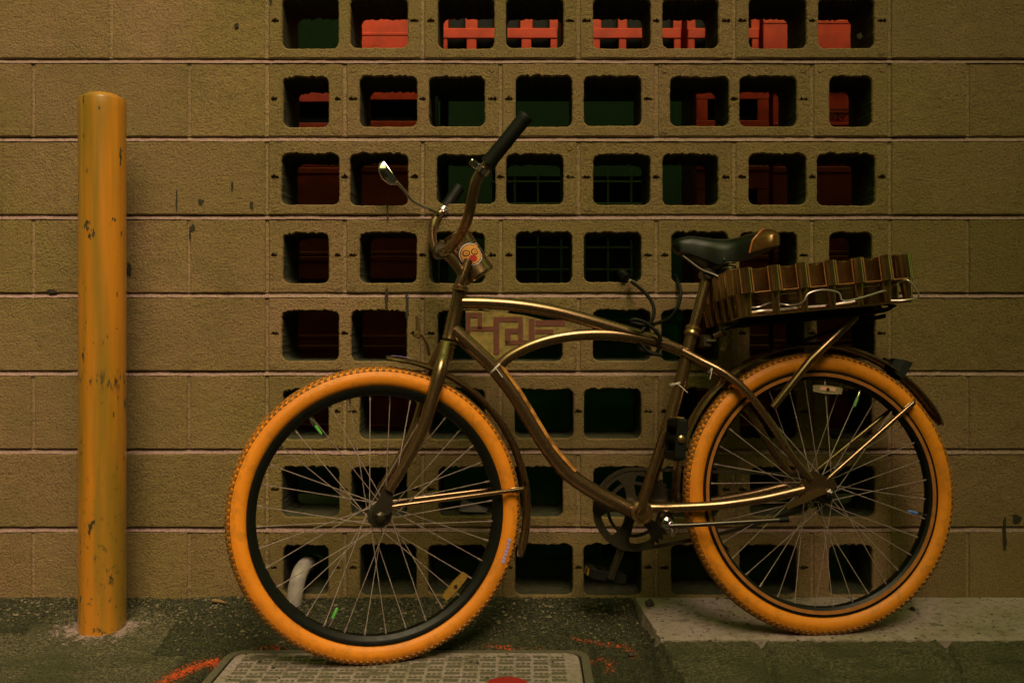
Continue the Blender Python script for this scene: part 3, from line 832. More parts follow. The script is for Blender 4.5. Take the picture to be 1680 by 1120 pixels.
def valve(P, hub, ang, mat):
    th = R(ang); c0, c1, c2 = P(r0-.016, th, .002), P(r0-.038, th, .004), P(r0-.062, th, .006)
    m = MB(); m.tube([c0, c0.lerp(c1, .5), c1], [.0028, .0046, .0042], 10); v = m.build('valve', 'chrome', hub)
    m = MB(); m.tube([c1, c1.lerp(c2, .85), c2], [.0038, .0036, .002], 10); m.build('valve_light', mat, hub)
valve(PF, fw, 136, 'valve_green'); valve(PF, fw, 257, 'valve_green'); valve(PR, rwh, 65, 'valve_green'); valve(PR, rwh, -13, 'valve_blue')
def reflector(P, hub, ang, wide, mat, N, pinkstrip):
    th = R(ang); m = MB(); pts = []
    rows = []
    for k in range(9):
        t = th+R(wide)*(k/8-.5); inn = .015+.005*math.cos(PI*(k/8-.5)*1.0)
        rows.append([P(r0-.030, t, .007), P(r0-.030-inn, t, .007), P(r0-.030-inn, t, .015), P(r0-.030, t, .015)])
    m.loft(rows); rf = m.build('reflector', mat, hub, ang=30)
    if pinkstrip:
        m = MB(); m.loft([[P(r0-.033, th+R(wide)*q, .0152), P(r0-.042, th+R(wide)*q, .0152), P(r0-.042, th+R(wide)*q, .0162), P(r0-.033, th+R(wide)*q, .0162)] for q in (-.26, 0, .26)]); m.build('reflector_strip', 'reflector_pink', hub)
    m = MB(); m.lathe(P(r0-.039, th, .013), -N, [(.0045, 0), (.004, .004), (.002, .0045)], 12); m.build('screw', 'dark_steel', hub)
reflector(PF, fw, -33, 17, 'amber', NF, False); reflector(PR, rwh, 84, 17, 'lens_white', NB, True)
# pale lettering patch on the front tyre, too small to read
for k in range(7):
    th = R(-2.2-1.55*k); m = MB(); t = R(82)
    def S(dth, t): return PF(rc+(rs+.0006)*math.cos(t), th+dth, (rs+.0006)*math.sin(t))
    d0, d1 = R(.10), R(1.35); tl = (R(78), R(96)) if k % 3 else (R(76), R(98))
    qs = [S(-d1*.5+d0, tl[0]), S(d1*.5, tl[0]+R(4)*(k % 2)), S(d1*.5-d0, tl[1]), S(-d1*.5, tl[1]-R(5)*((k+1) % 2))]
    m.prism(qs, -NF*.0006); m.build('lettering', 'lilac', fw, smooth=False)
# --- fenders
def fender(P, a0, a1, N, r=.349, hw=.0275, name='fender', tip=True):
    n = 64; rings = []
    for i in range(n+1):
        th = R(a0+(a1-a0)*i/n); ww = hw
        if tip: ww = hw*min(1, .35+.65*math.sqrt(min(1, min(i, n-i)/3.0)))
        pr = []
        for k in range(11): t = (k/10-.5)*R(150); pr.append((r+.010*(math.cos(t)-.26)/.74, ww*math.sin(t)/math.sin(R(75))))
        inn = [(q-.0016, v*.965) for q, v in reversed(pr)]
        rings.append([P(q, th, v) for q, v in pr+inn])
    m = MB(); m.loft(rings); return m.build(name, 'bronze', bk, ang=35)
fender(PF, 98, -8, NF, .3455); fender(PR, 186, 26, NB, .3455)
for sx in (1, -1):
    m = MB(); p0 = FP(640, 831, .045); p1 = FP(858, 802, .036)
    if sx < 0: p0, p1 = far(p0, .045, NF), far(p1, .036, NF)
    d = (p1-p0).normalized(); up = NF.cross(d).normalized()
    m.tube([p0, p0.lerp(p1, .06), p0.lerp(p1, .86), p1], [.003, .0052, .0052, .0042], 10); m.bbox(p1-d*.012, .016, .0062, .0016, (d, up, NF), .001); m.build('fender_stay', 'bronze', bk)
    m = MB(); p0 = B(1352, 790, .055); p1 = B(1499, 660, .036)
    if sx < 0: p0, p1 = far(p0, .055), far(p1, .036)
    d = (p1-p0).normalized(); up = NB.cross(d).normalized()
    m.tube([p0, p0.lerp(p1, .08), p0.lerp(p1, .86), p1], [.003, .0056, .0056, .0045], 10); m.bbox(p1-d*.012, .016, .0066, .0016, (d, up, NB), .001); m.build('fender_stay', 'bronze', bk)
# logo patch on the nose of the front fender
m = MB(); rows = []
for k in range(9):
    th = R(96.5-7.5*k/8); e = .011*math.sin(PI*min(max(k/8, .08), .92)); rows.append([PF(.3563, th, .010+e), PF(.3563, th, .010-e*.4), PF(.3555, th, .010-e*.4), PF(.3555, th, .010+e)])
m.loft(rows); m.build('fender_badge', 'lilac', bk)
# tail lamp
c = B(1468, 601, 0); d = (c-HR).normalized(); t = NB.cross(d).normalized(); t = t if t.x > 0 else -t
m = MB(); m.loft([[c+d*(.012*x)+NB*(.016*y)-t*.016 for x, y in ((-1, -1), (1, -1), (1, 1), (-1, 1))], [c+d*(.020*x)+NB*(.026*y)+t*.004 for x, y in ((-1, -1), (1, -1), (1, 1), (-1, 1))], [c+d*(.024*x)+NB*(.030*y)+t*.022 for x, y in ((-1, -1), (1, -1), (1, 1), (-1, 1))]]); tl = m.build('tail_lamp', 'black_plastic', bk, smooth=False)
m = MB(); m.tube([c-t*.014, B(1448, 588, 0), PR(.353, R(56), 0)], .006, 8); m.build('bracket', 'black_plastic', tl)
# --- frame
def tube(name, pix, w, rad, n=16, fn=B, mat='bronze', sub=8, both=False, parent=bk):
    P_ = path(pix, w, fn); sp = spline(P_, sub); m = MB(); m.tube(sp, rad, n); o = m.build(name, mat, parent)
    if both:
        ws = w if isinstance(w, (list, tuple)) else [w]*len(pix); nn = NB if fn is B else NF
        m = MB(); m.tube(spline([far(p, ws[i], nn) for i, p in enumerate(P_)], sub), rad, n); m.build(name, mat, parent)
    return o
m = MB(); ext = AX*.004; ht, hb = B(754, 482), B(737.5, 556)
m.tube([ht, ht.lerp(hb, .1), ht.lerp(hb, .9), hb], [.0178, .0165, .0165, .0180], 22); m.build('head_tube', 'bronze', bk)
for q, rr_ in ((B(755.5, 476), .0205), (B(756.5, 471), .0175), (B(736, 562), .0205), (B(735, 567), .0175)):
    m = MB(); m.lathe(q-AX*.0035, AX, [(rr_-.003, 0), (rr_, .0015), (rr_, .0055), (rr_-.003, .007)], 24); m.build('headset_cup', 'brass', bk)
tube('top_tube', [(758, 496), (800, 497), (850, 501), (905, 510), (960, 524), (1015, 540), (1062, 553), (1095, 563)], 0, [.0145, .0150, .0150, .0150, .014, .0125], 18)
tube('arch_tube', [(815, 603), (835, 585), (870, 567), (910, 555), (955, 549), (1005, 549), (1050, 555), (1095, 566), (1130, 581)], 0, .0135, 18)
tube('down_tube', [(744, 541), (775, 569), (810, 603), (845, 648), (875, 697), (900, 737), (930, 774), (965, 800), (1005, 822), (1040, 838)], 0, .0178, 18)
tube('seat_tube', [(1134, 551), (1113, 640), (1085, 735), (1050, 838)], 0, .0150, 18)
tube('seat_post', [(1161, 452), (1150, 492), (1133, 556)], 0, .0128, 16)
m = MB(); q = B(1136, 543); dd = (B(1150, 492)-B(1133, 556)).normalized(); m.lathe(q-dd*.012, dd, [(.0165, 0), (.019, .003), (.019, .008), (.0165, .011), (.0165, .014), (.0185, .016), (.0185, .021), (.0155, .024)], 22); m.build('seat_clamp', 'brass', bk)
tube('seat_stay', [(1120, 576), (1150, 592), (1190, 613), (1225, 643), (1262, 690), (1298, 746), (1330, 786)], [.010, .020, .036, .046, .050, .054, .057], [.0110, .0105, .0100, .0095, .0085], 14, both=True)
tube('chain_stay', [(1058, 833), (1110, 832), (1180, 828), (1250, 818), (1318, 803)], [.018, .030, .046, .054, .057], [.0125, .0115, .0110, .0110, .0125], 14, both=True)
def mirror_poly(name, pix, w, th, mat, both=True, fn=B, nn=NB, parent=bk):
    pts = path(pix, w, fn); m = MB(); m.prism(pts, nn*th); m.build(name, mat, parent, smooth=False)
    if both: m = MB(); m.prism([far(p, w, nn) for p in pts], -nn*th); m.build(name, mat, parent, smooth=False)
mirror_poly('dropout', [(1322, 776), (1336, 772), (1352, 780), (1368, 784), (1374, 796), (1366, 808), (1350, 812), (1332, 818), (1312, 818), (1308, 806)], .058, .006, 'bronze')
m = MB(); m.lathe(HR-NB*.060, -NB, [(.011, 0), (.011, .008), (.0085, .009), (.006, .010), (.006, .016), (.004, .017)], 6); m.build('axle_nut', 'dark_steel', bk, ang=20)
mirror_poly('brake_arm', [(1352, 800), (1358, 808), (1320, 824), (1292, 836), (1288, 829), (1318, 812)], .066, .004, 'brass', False)
# bottom bracket, cranks, pedals
BB = B(1047, 838)
m = MB(); m.lathe(BB-NB*.040, -NB, [(.021, -.078), (.0225, -.076), (.0225, -.002), (.021, 0)], 26); m.build('bottom_bracket', 'bronze', bk)
m = MB(); m.lathe(BB-NB*.0405, -NB, [(.0235, 0), (.0255, .002), (.0255, .005), (.021, .006), (.020, .003), (.016, .004), (.015, .010), (.011, .011)], 28); m.build('bearing_cup', 'brass', bk)
m = MB(); c0, c1 = B(1052, 836, .060), B(1089, 716, .078)
m.tube([B(1048, 840, .045), c0.lerp(c1, .04), c0.lerp(c1, .15), c0.lerp(c1, .5), c0.lerp(c1, .93), c1+(c1-c0).normalized()*.012], [.009, .0105, .0095, .0085, .0095, .008], 12); m.build('crank_arm', 'bronze', bk)
f0, f1 = B(1030, 872, -.060), B(1001, 948, -.075)
m = MB(); m.tube([BB+NB*.05, BB+NB*.058, f0, f1], [.009, .010, .0095, .009], 12); m.build('crank_arm', 'dark_steel', bk)
def pedal(c, up, sgn):
    lat = -NB*sgn; fwd = up.cross(lat).normalized(); m = MB()
    m.tube([c-lat*.02, c+lat*.095], .0055, 10); pe = m.build('pedal', 'dark_steel', bk)
    for s_ in (1, -1):
        m = MB(); m.bbox(c+lat*.048+up*(s_*.036), .046, .0125, .009, (lat, fwd, up), .003); m.build('tread_block', 'black_rubber', pe, smooth=False)
        m = MB(); m.bbox(c+lat*.048+up*(s_*.0462), .026, .0085, .0018, (lat, fwd, up), .001); m.build('pedal_reflector', 'amber', pe, smooth=False)
    for l_ in (.004, .092):
        m = MB(); m.bbox(c+lat*l_, .0035, .012, .040, (lat, fwd, up), .002); m.build('cage_plate', 'black_plastic', pe, smooth=False)
    m = MB(); m.lathe(c+lat*.008, lat, [(.011, 0), (.0125, .004), (.010, .02), (.010, .07), (.0125, .082), (.010, .084)], 16); m.build('spindle_sleeve', 'black_plastic', pe)
    m = MB(); m.lathe(c+lat*.0955, lat, [(.009, 0), (.0085, .004), (.005, .006)], 16); m.build('end_cap', 'brass', pe)
pd = B(1100, 719, .093); upd = (e2*.985-e1*.12).normalized(); pedal(pd, upd, 1)
pedal(f1+NB*.02, (e1*.97+e2*.2).normalized(), -1)
# chain wheel, chain, sprocket
CC = BB+NB*.046; RCW = .0945
m = MB(); n = 44*4; outer, inner = [], []
for k in range(n):
    th = 2*PI*k/n; rr_ = RCW+(.0035 if (k % 4) in (1, 2) else -.0035)
    outer.append(CC+(aR*math.cos(th)+bR*math.sin(th))*rr_); inner.append(CC+(aR*math.cos(th)+bR*math.sin(th))*.0800)
for z_ in (0,):
    o2 = [p+NB*.003 for p in outer]; i2 = [p+NB*.003 for p in inner]
    m.loft([inner, outer, o2, i2, inner], False, False)
cwh = m.build('chain_wheel', 'dark_steel', bk, smooth=False)
for k in range(5):
    th = 2*PI*k/5+.5; d = aR*math.cos(th)+bR*math.sin(th); t = -aR*math.sin(th)+bR*math.cos(th); rows = []
    for q, hw_ in ((.015, .016), (.035, .011), (.055, .012), (.070, .019), (.083, .026)):
        dd = math.sqrt(max(q*q-hw_*hw_, 0)) if q > .07 else q
        rows.append([CC+d*dd+t*hw_-NB*.001, CC+d*(q)-NB*.001, CC+d*dd-t*hw_-NB*.001, CC+d*dd-t*hw_+NB*.004, CC+d*q+NB*.004, CC+d*dd+t*hw_+NB*.004])
    m = MB(); m.loft(rows); m.build('arm', 'dark_steel', cwh, smooth=False)
m = MB(); 
inn, out = [], []
for k in range(80):
    th = 2*PI*k/80; dv = aR*math.cos(th)+bR*math.sin(th); inn.append(CC+dv*.058); out.append(CC+dv*.0655)
m.loft([inn, out, [p+NB*.003 for p in out], [p+NB*.003 for p in inn], inn], False, False); m.build('inner_ring', 'dark_steel', cwh, smooth=False)
SC = HR+NB*.046; RS = .037
m = MB(); outer, inner = [], []; n = 18*4
for k in range(n):
    th = 2*PI*k/n; rr_ = RS+(.0035 if (k % 4) in (1, 2) else -.003); dv = aR*math.cos(th)+bR*math.sin(th)
    outer.append(SC+dv*rr_); inner.append(SC+dv*.018)
m.loft([inner, outer, [p+NB*.003 for p in outer], [p+NB*.003 for p in inner], inner], False, False); m.build('sprocket', 'dark_steel', bk, smooth=False)
# chain path
dv = SC-CC; L = dv.length; dx = dv.normalized(); upv = NB.cross(dx); upv = upv if upv.z > 0 else -upv
sa = math.asin((RCW-RS)/L); pts = []
def cp(C, r, ang): return C+(dx*math.cos(ang)+upv*math.sin(ang))*r
a_t = PI/2-sa; 
for k in range(80): pts.append(cp(CC, RCW, a_t+(2*PI-2*a_t)*k/79))
lo_s, lo_e = cp(CC, RCW, -a_t), cp(SC, RS, -a_t)
for k in range(1, 60): pts.append(lo_s.lerp(lo_e, k/60)-upv*(.010*math.sin(PI*k/60)))
for k in range(30): pts.append(cp(SC, RS, -a_t+(2*a_t)*k/29))
hi_s, hi_e = cp(SC, RS, a_t), cp(CC, RCW, a_t)
for k in range(1, 60): pts.append(hi_s.lerp(hi_e, k/60))
pts.append(pts[0]); acc = [0]
for p, q in zip(pts, pts[1:]): acc.append(acc[-1]+(q-p).length)
nl = int(acc[-1]/.0127); m = MB()
def at(sv):
    sv %= acc[-1]; i = min(np.searchsorted(acc, sv, side='right')-1, len(pts)-2); return pts[i].lerp(pts[i+1], (sv-acc[i])/max(1e-9, acc[i+1]-acc[i]))
for k in range(nl):
    s0 = acc[-1]*k/nl; p, q = at(s0), at(s0+.0127); d = (q-p).normalized(); t = NB.cross(d).normalized(); ww = .0042 if k % 2 else .0028
    for sg in (-1, 1): m.box((p+q)/2+NB*(.0015+sg*ww), .0082, .0038, .0006, (d, t, NB))
    m.lathe(p+NB*(.0015-.0045), NB, [(.0036, 0), (.0036, .009)], 6)
kind(m.build('chain', 'dark_steel', bk, smooth=False), 'stuff')
# kickstand
m = MB(); q = B(1095, 858, .045)
m.lathe(q, -NB, [(.010, -.03), (.016, -.02), (.018, -.004), (.014, .006), (.006, .010)], 20); m.tube([q+aR*.004, B(1106, 868, .048), B(1103, 880, .048)], [.012, .008, .004], 10); ks = m.build('kickstand', 'chrome', bk)
m = MB(); m.tube([B(1098, 862, .052), B(1130, 861, .056), B(1200, 857, .066), B(1288, 852, .074)], [.0062, .0055, .0055, .0058], 10); m.build('kickstand_leg', 'dark_steel', ks)
m = MB(); m.tube([B(1278, 852.6, .073), B(1294, 851.6, .0745)], [.0068, .0064], 10); m.build('foot', 'black_rubber', ks)
# --- fork, stem, bars (turned with the front wheel)
def ftube(name, pix, w, rad, n=14, both=False, mat='bronze'): return tube(name, pix, w, rad, n, FP, mat, 8, both)
ftube('fork_leg', [(731, 566), (727, 585), (722, 606), (710, 650), (694, 702), (670, 752), (638, 805)], [.008, .026, .044, .048, .049, .050, .050], [.0150, .0160, .0165, .0155, .0140, .0120, .0105], 16, True)
m = MB(); m.tube([FP(736, 560), FP(729, 590)], [.0155, .0175], 18); m.build('fork_crown', 'bronze', bk)
mirror_poly('fork_end', [(632, 796), (645, 804), (645, 822), (640, 842), (628, 848), (614, 844), (612, 832), (622, 818)], .050, .006, 'dark_steel', True, FP, NF)
m = MB(); m.lathe(HF-NF*.050, -NF, [(.0105, 0), (.0105, .007), (.008, .008), (.0055, .009), (.0055, .014), (.004, .015)], 6); m.build('axle_nut', 'dark_steel', bk, ang=20)
# front lamp bracket above the fender
m = MB(); m.tube(spline([FP(704, 583, .0), FP(700, 566, .004), FP(692, 552, .008), FP(684, 545, .010)], 5), .0042, 8); o = m.build('bracket', 'bronze', bk)
m = MB(); m.tube([FP(686, 548, .012), FP(684, 518, .012)], [.0055, .0035], 8); m.lathe(FP(685, 549, .016), -NF, [(.008, -.008), (.009, 0), (.006, .004)], 12); m.build('bracket_arm', 'brass', o)
# quill stem and bar
m = MB(); m.tube([A_TOP-AX*.02, A_TOP+AX*.0, FP(763, 444), FP(768.5, 427), FP(769.2, 425)], [.0118, .0118, .0112, .0108, .006], 16); st = m.build('stem', 'bronze', bk)
m = MB(); m.tube(spline([FP(760, 458, 0), FP(752, 440, 0), FP(740, 424, 0), FP(726, 413, 0)], 5), [.009, .0105, .012, .0135], 14); m.build('stem_arm', 'bronze', st)
CL = FP(722, 412)
m = MB(); m.lathe(CL+NF*.024, -NF, [(.0155, 0), (.0175, .003), (.0175, .045), (.0155, .048)], 20); m.build('bar_clamp', 'dark_steel', st)
m = MB(); m.lathe(FP(724, 404, .012), AX, [(.006, -.004), (.006, .012), (.004, .014)], 8); m.build('clamp_bolt', 'brass', st)
nearbar = [CL, FP(729, 412, .05), FP(741, 404, .115), FP(757, 384, .18), FP(769, 352, .235), FP(776, 318, .268), FP(782, 295, .285), FP(795, 275, .297), FP(830, 232, .318), FP(862, 192, .335)]
farbar = [CL, FP(720, 418, -.05), FP(716, 414, -.115), FP(711, 398, -.18), FP(709.5, 380, -.225), FP(712, 365, -.245), FP(718, 354, -.255), FP(728, 344, -.262), FP(742, 324, -.275), FP(752, 309, -.283)]
sn, sf = spline(nearbar, 6), spline(farbar, 6)
m = MB(); m.tube(sf[::-1]+sn[1:], .0112, 16); hbar = m.build('handlebar', 'bronze', bk)
def grip(sp, k0, name='grip'):
    ps = sp[k0:]; m = MB(); n = len(ps); rr_ = []
    ps = [ps[0].lerp(ps[1], 0)]+ps; 
    m.tube([ps[0], *ps[1:], ps[-1]+(ps[-1]-ps[-2]).normalized()*.004], [.0125]+[.0165 if i < 2 else (.0152+.0006*(i % 2)) for i in range(n-1)]+[.0168, .0150], 16); m.build(name, 'black_rubber', bk)
grip(sn, 43); grip(sf, 43)
# shift clamp on the near side
q = sn[41]; d = (sn[42]-sn[40]).normalized(); side = d.cross(NF).normalized(); side = side if side.x < 0 else -side
m = MB(); m.lathe(q-d*.006, d, [(.0125, 0), (.0155, .001), (.0155, .013), (.0125, .014)], 18); ck = m.build('clamp', 'chrome', bk)
m = MB(); m.bbox(q+side*.021, .011, .007, .0055, (side, d, side.cross(d)), .002); m.tube([q+side*.025-NF*.010, q+side*.025+NF*.010], .0042, 10); m.build('clamp_lug', 'chrome', ck, smooth=False)
# mirror on the far side
q = sf[41]; d = (sf[42]-sf[40]).normalized()
m = MB(); m.lathe(q-d*.005, d, [(.0125, 0), (.0155, .001), (.0155, .012), (.0125, .013)], 18); m.tube([q-NF*.014, q-NF*.020+aF*.012], .0045, 8); mk = m.build('mirror', 'chrome', bk)
wm = -.235
mp_ = [FP(724, 352, -.24), FP(704, 343, wm), FP(690, 337, wm), FP(675, 328, wm), FP(664, 313, wm), FP(652, 300, wm), FP(647, 294, wm)]
m = MB(); m.tube(spline(mp_, 4), [.0042, .0042, .0036, .0042, .0036, .0042, .005], 10); m.build('mirror_arm', 'chrome', mk)
m = MB(); hp = [FP(622, 268, wm), FP(629, 264, wm), FP(641, 280, wm), FP(651, 294, wm), FP(652, 303, wm), FP(640, 304, wm), FP(626, 294, wm), FP(620, 280, wm)]
hc = sum(hp, Vector())/len(hp)
m.loft([[hc+(p-hc)*.55+NF*.020 for p in hp], [hc+(p-hc)*.9+NF*.014 for p in hp], [p+NF*.004 for p in hp], [p-NF*.004 for p in hp], [hc+(p-hc)*.9-NF*.007 for p in hp]]); m.build('mirror_shell', 'chrome', mk, ang=50)
m = MB(); gl = [hc+(p-hc)*.78-NF*.0078 for p in (hp[1], hp[2], hp[3], hp[4], hp[5])]; m.prism(gl, -NF*.0008); m.build('mirror_glass', 'black_plastic', mk, smooth=False)
# --- tin cup clipped between the bars, with a round sticker
wc = .0
ca, cb = FP(747, 381, wc), FP(794, 451, wc); ca = ca+NF*.045; cb = cb+NF*.045
axc = (cb-ca).normalized(); rcup = .0410
m = MB(); Lc = (cb-ca).length
m.lathe(ca, axc, [(rcup-.003, .012), (rcup-.002, .0), (rcup+.0012, -.0012), (rcup+.0016, .002), (rcup, .004), (rcup, Lc-.012), (rcup+.0008, Lc-.010), (rcup+.0008, Lc-.006), (rcup-.001, Lc-.004), (rcup-.001, Lc-.001), (rcup-.004, Lc)], 40); cup = m.build('tin_cup', 'bronze', bk, ang=25)
fc = -NF; fc = (fc-axc*fc.dot(axc)).normalized(); sd_ = axc.cross(fc).normalized()
# sticker frame: screen right / up expressed on the cup surface
ctr = FP(773, 417, 0)
uc = (ctr-ca).dot(axc); 
rt = (FP(783, 417)-FP(773, 417)).normalized(); upx = (FP(773, 407)-FP(773, 417)).normalized()
def cyl(x, y, lift):
    """x,y metres right/up of the sticker centre"""
    v = rt*x+upx*y; u_ = uc+v.dot(axc); s_ = v.dot(sd_)+OFF
    ph = s_/rcup; return ca+axc*u_+(fc*math.cos(ph)+sd_*math.sin(ph))*(rcup+lift)
OFF = 0.0
v = ctr-ca; dirv = None
# aim: angle round the cup at which the line of sight to the sticker centre meets it
best = min(range(-80, 81), key=lambda k: (lambda P0: (CX+F*(P0-CAM).x/(P0-CAM).y-773)**2+(CY-F*(P0-CAM).z/(P0-CAM).y-417)**2)(ca+axc*uc+(fc*math.cos(R(k))+sd_*math.sin(R(k)))*rcup))
OFF = R(best)*rcup
def patch(name, outline, lift, mat, c=(0, 0)):
    m = MB(); rings = 6; n = len(outline)
    vs = [cyl(c[0], c[1], lift)]
    for k in range(1, rings+1): vs += [cyl(c[0]+(x-c[0])*k/rings, c[1]+(y-c[1])*k/rings, lift) for x, y in outline]
    fs = [(0, 1+i, 1+(i+1) % n) for i in range(n)]
    for k in range(rings-1):
        for i in range(n): a_ = 1+k*n+i; b_ = 1+k*n+(i+1) % n; fs.append((a_, a_+n, b_+n, b_))
    m.add(vs, fs); return m.build(name, mat, cup)
def blob(r, ear=0, n=48):
    pts = []
    for i in range(n):
        t = 2*PI*i/n; rr_ = r
        d = abs((t-R(58)+PI) % (2*PI)-PI)
        if d < .22: rr_ = r+ear*(1-d/.22)
        pts.append((rr_*math.cos(t)*1.02, rr_*math.sin(t)*.95))
    return pts
def circ(cx, cy, r, n=20, sy=1): return [(cx+r*math.cos(2*PI*i/n), cy+r*math.sin(2*PI*i/n)*sy) for i in range(n)]
k_ = .00135
patch('sticker', blob(21*k_, 10*k_), .0004, 'sticker_white'); patch('sticker_outline', blob(19.6*k_, 9.3*k_), .0007, 'sticker_black'); patch('sticker_face', blob(18.2*k_, 7.5*k_), .0010, 'sticker_orange')
for cx, cy in ((-9, 1.5), (6, 4.5)):
    patch('sticker_glasses', circ(cx*k_, cy*k_, 6.6*k_, 20, .85), .0013, 'sticker_black', (cx*k_, cy*k_)); patch('sticker_lens', circ(cx*k_, cy*k_, 4.9*k_, 20, .82), .0016, 'sticker_orange', (cx*k_, cy*k_))
    patch('sticker_eye', circ(cx*k_+1*k_, cy*k_-.5*k_, 1.3*k_, 8, .8), .0019, 'sticker_black', (cx*k_+k_, cy*k_-.5*k_))
patch('sticker_snout', circ(3.2*k_, -7.5*k_, 7.2*k_, 20, .9), .0013, 'sticker_red', (3.2*k_, -7.5*k_))
# --- patterned panel in the frame triangle
pw = .006
mirror_poly('frame_panel', [(764, 509), (812, 511), (860, 517), (900, 527), (945, 543), (900, 549), (868, 560), (840, 575), (818, 596), (800, 580), (764, 547)], pw, .012, 'panel_yellow', False)
zf = 7.304                                            # zoom factor of the studied crop (730,480)
def zp(x, y): return (730+x/zf, 480+y/zf)
strips = [(250, 240, 305, 475), (300, 240, 445, 300), (390, 300, 445, 440), (310, 405, 580, 460), (580, 290, 650, 740), (650, 290, 930, 350), (880, 350, 935, 560), (720, 430, 880, 495), (720, 495, 785, 610), (720, 570, 1075, 625), (1005, 310, 1075, 570), (1085, 330, 1440, 400), (1085, 440, 1300, 490)]
for (a, b_, c_, d_) in strips:
    m = MB(); m.prism([B(*zp(x, y), pw) for x, y in ((a, b_), (c_, b_), (c_, d_), (a, d_))], -NB*.0015); m.build('key_pattern', 'panel_red', bk, smooth=False)
# copper tape along the down tube
dpts = spline(path([(813, 604), (845, 648), (875, 697), (900, 737), (930, 772), (938, 779)]), 8)
m = MB(); rings = []
for i, p in enumerate(dpts):
    t = (dpts[min(i+1, len(dpts)-1)]-dpts[max(i-1, 0)]).normalized(); u = NB.cross(t).normalized(); u = u if u.x > 0 else -u
    arc = [R(8), R(20), R(32), R(44), R(58)]; lft = .0012+.0005*noise.noise(Vector((i*.9, 1, 1)))
    ro_ = [p+(u*math.cos(x)-NB*math.sin(x))*(.0178+lft) for x in arc]; ri_ = [p+(u*math.cos(x)-NB*math.sin(x))*.0176 for x in reversed(arc)]
    rings.append(ro_+ri_)
m.loft(rings); m.build('tape', 'tape', bk, ang=30)
def tie(pix, w, r, d, name='zip_tie', tail=None):
    c = B(*pix, w); d = d.normalized(); u = NB.cross(d).normalized(); n = 28
    m = MB(); m.lathe(c-d*.0022, d, [(r, 0), (r+.0014, 0), (r+.0014, .0044), (r, .0044), (r, 0)], n, cap=False)
    if tail: m.tube([c-NB*r, c-NB*(r+.004)+Vector(tail)*.5, c-NB*(r+.003)+Vector(tail)], .0012, 6)
    m.build(name, 'zip_white', bk)
tie((1108, 629), 0, .0152, e2+e1*.25, tail=(.024, 0, -.022)); tie((1166, 604), .024, .0112, -e1+e2*-.5, tail=(-.006, 0, -.026)); tie((812, 604), 0, .0182, e1*.7+e2*.7, tail=(.016, 0, -.022))
# --- saddle
SEC = [(1104, 397, 407, .012), (1112, 391, 414, .022), (1130, 387, 420, .028), (1150, 389, 428, .034), (1170, 392, 438, .048), (1192, 393, 433, .060), (1211, 390, 424, .080), (1227, 385, 420, .099), (1240, 382, 417, .108), (1250, 382, 415, .106), (1257, 385, 413, .094), (1261, 391, 411, .072), (1263, 398, 408, .040)]
def sec_ring(px, yt, yb, hw_, exp=0):
    tp, bt_ = B(px, yt, 0), B(px, yb, 0); h = (tp-bt_).length; u = (tp-bt_).normalized(); c = bt_; pts = []
    for k in range(17):
        t = PI*k/16; x = -math.cos(t); z = math.sin(t)**.55
        pts.append(c+u*(h*(.12+.88*z) if 0 < k < 16 else 0)-NB*(x*(hw_+exp)*(1 if 0 < k < 16 else .96))+u*(exp if 3 < k < 13 else 0))
    return pts
def interp_secs(secs, n):
    A_ = np.array(secs, float); t = np.linspace(0, len(secs)-1, n); out = []
    for v in t:
        i = min(int(v), len(secs)-2); f = v-i; p0, p1, p2, p3 = A_[max(i-1, 0)], A_[i], A_[i+1], A_[min(i+2, len(secs)-1)]
        out.append(tuple(.5*(2*p1+(p2-p0)*f+(2*p0-5*p1+4*p2-p3)*f*f+(3*p1-p0-3*p2+p3)*f**3)))
    return out
rings = [sec_ring(*q) for q in interp_secs(SEC, 45)]
m = MB(); m.loft(rings); sad = m.build('saddle', 'seat_vinyl', bk, ang=70)
rear_secs = [q for q in interp_secs(SEC, 60) if q[0] > 1240]
m = MB(); rr_ = []
for q in rear_secs:
    full = sec_ring(*q, .0016); lim = 1238+ (1268-1238)*0
    rr_.append(full)
# brown rear panel: only the flank and back below a curved seam
vs_, fs_ = [], []
rows = interp_secs(SEC, 120); rows = [q for q in rows if q[0] > 1208]
grid = [sec_ring(*q, .0014) for q in rows]; NN = 17
vs_ = [p for r in grid for p in r]
for i in range(len(rows)-1):
    for k in range(NN-1):
        px = rows[i][0]; hgt = min(k, NN-2-k)/7.0           # 0 at the skirt, 1 on top
        if px > 1212+40*hgt**1.3: fs_.append((i*NN+k, i*NN+k+1, (i+1)*NN+k+1, (i+1)*NN+k))
fs_.append(tuple((len(rows)-1)*NN+k for k in range(NN)))
m = MB(); m.add(vs_, fs_); m.build('saddle_rear_panel', 'seat_brown', sad, ang=70)
for sgn in (0, 1):
    pts = []
    for k in range(0, 9):
        hgt = k/7.0; px = min(1212+40*hgt**1.3, 1260); q = [np.interp(px, [s_[0] for s_ in SEC], [s_[i] for s_ in SEC]) for i in range(4)]
        rg = sec_ring(*q, .002); pts.append(rg[16-k if sgn == 0 else k])
    m = MB(); m.tube(spline(pts, 4), .0021, 8); m.build('piping', 'piping', sad)
m = MB(); pts = [sec_ring(*q, .0005)[12] for q in interp_secs(SEC, 30)[:14]]; m.tube(pts, .0017, 6); m.build('nose_piping', 'seat_vinyl', sad)
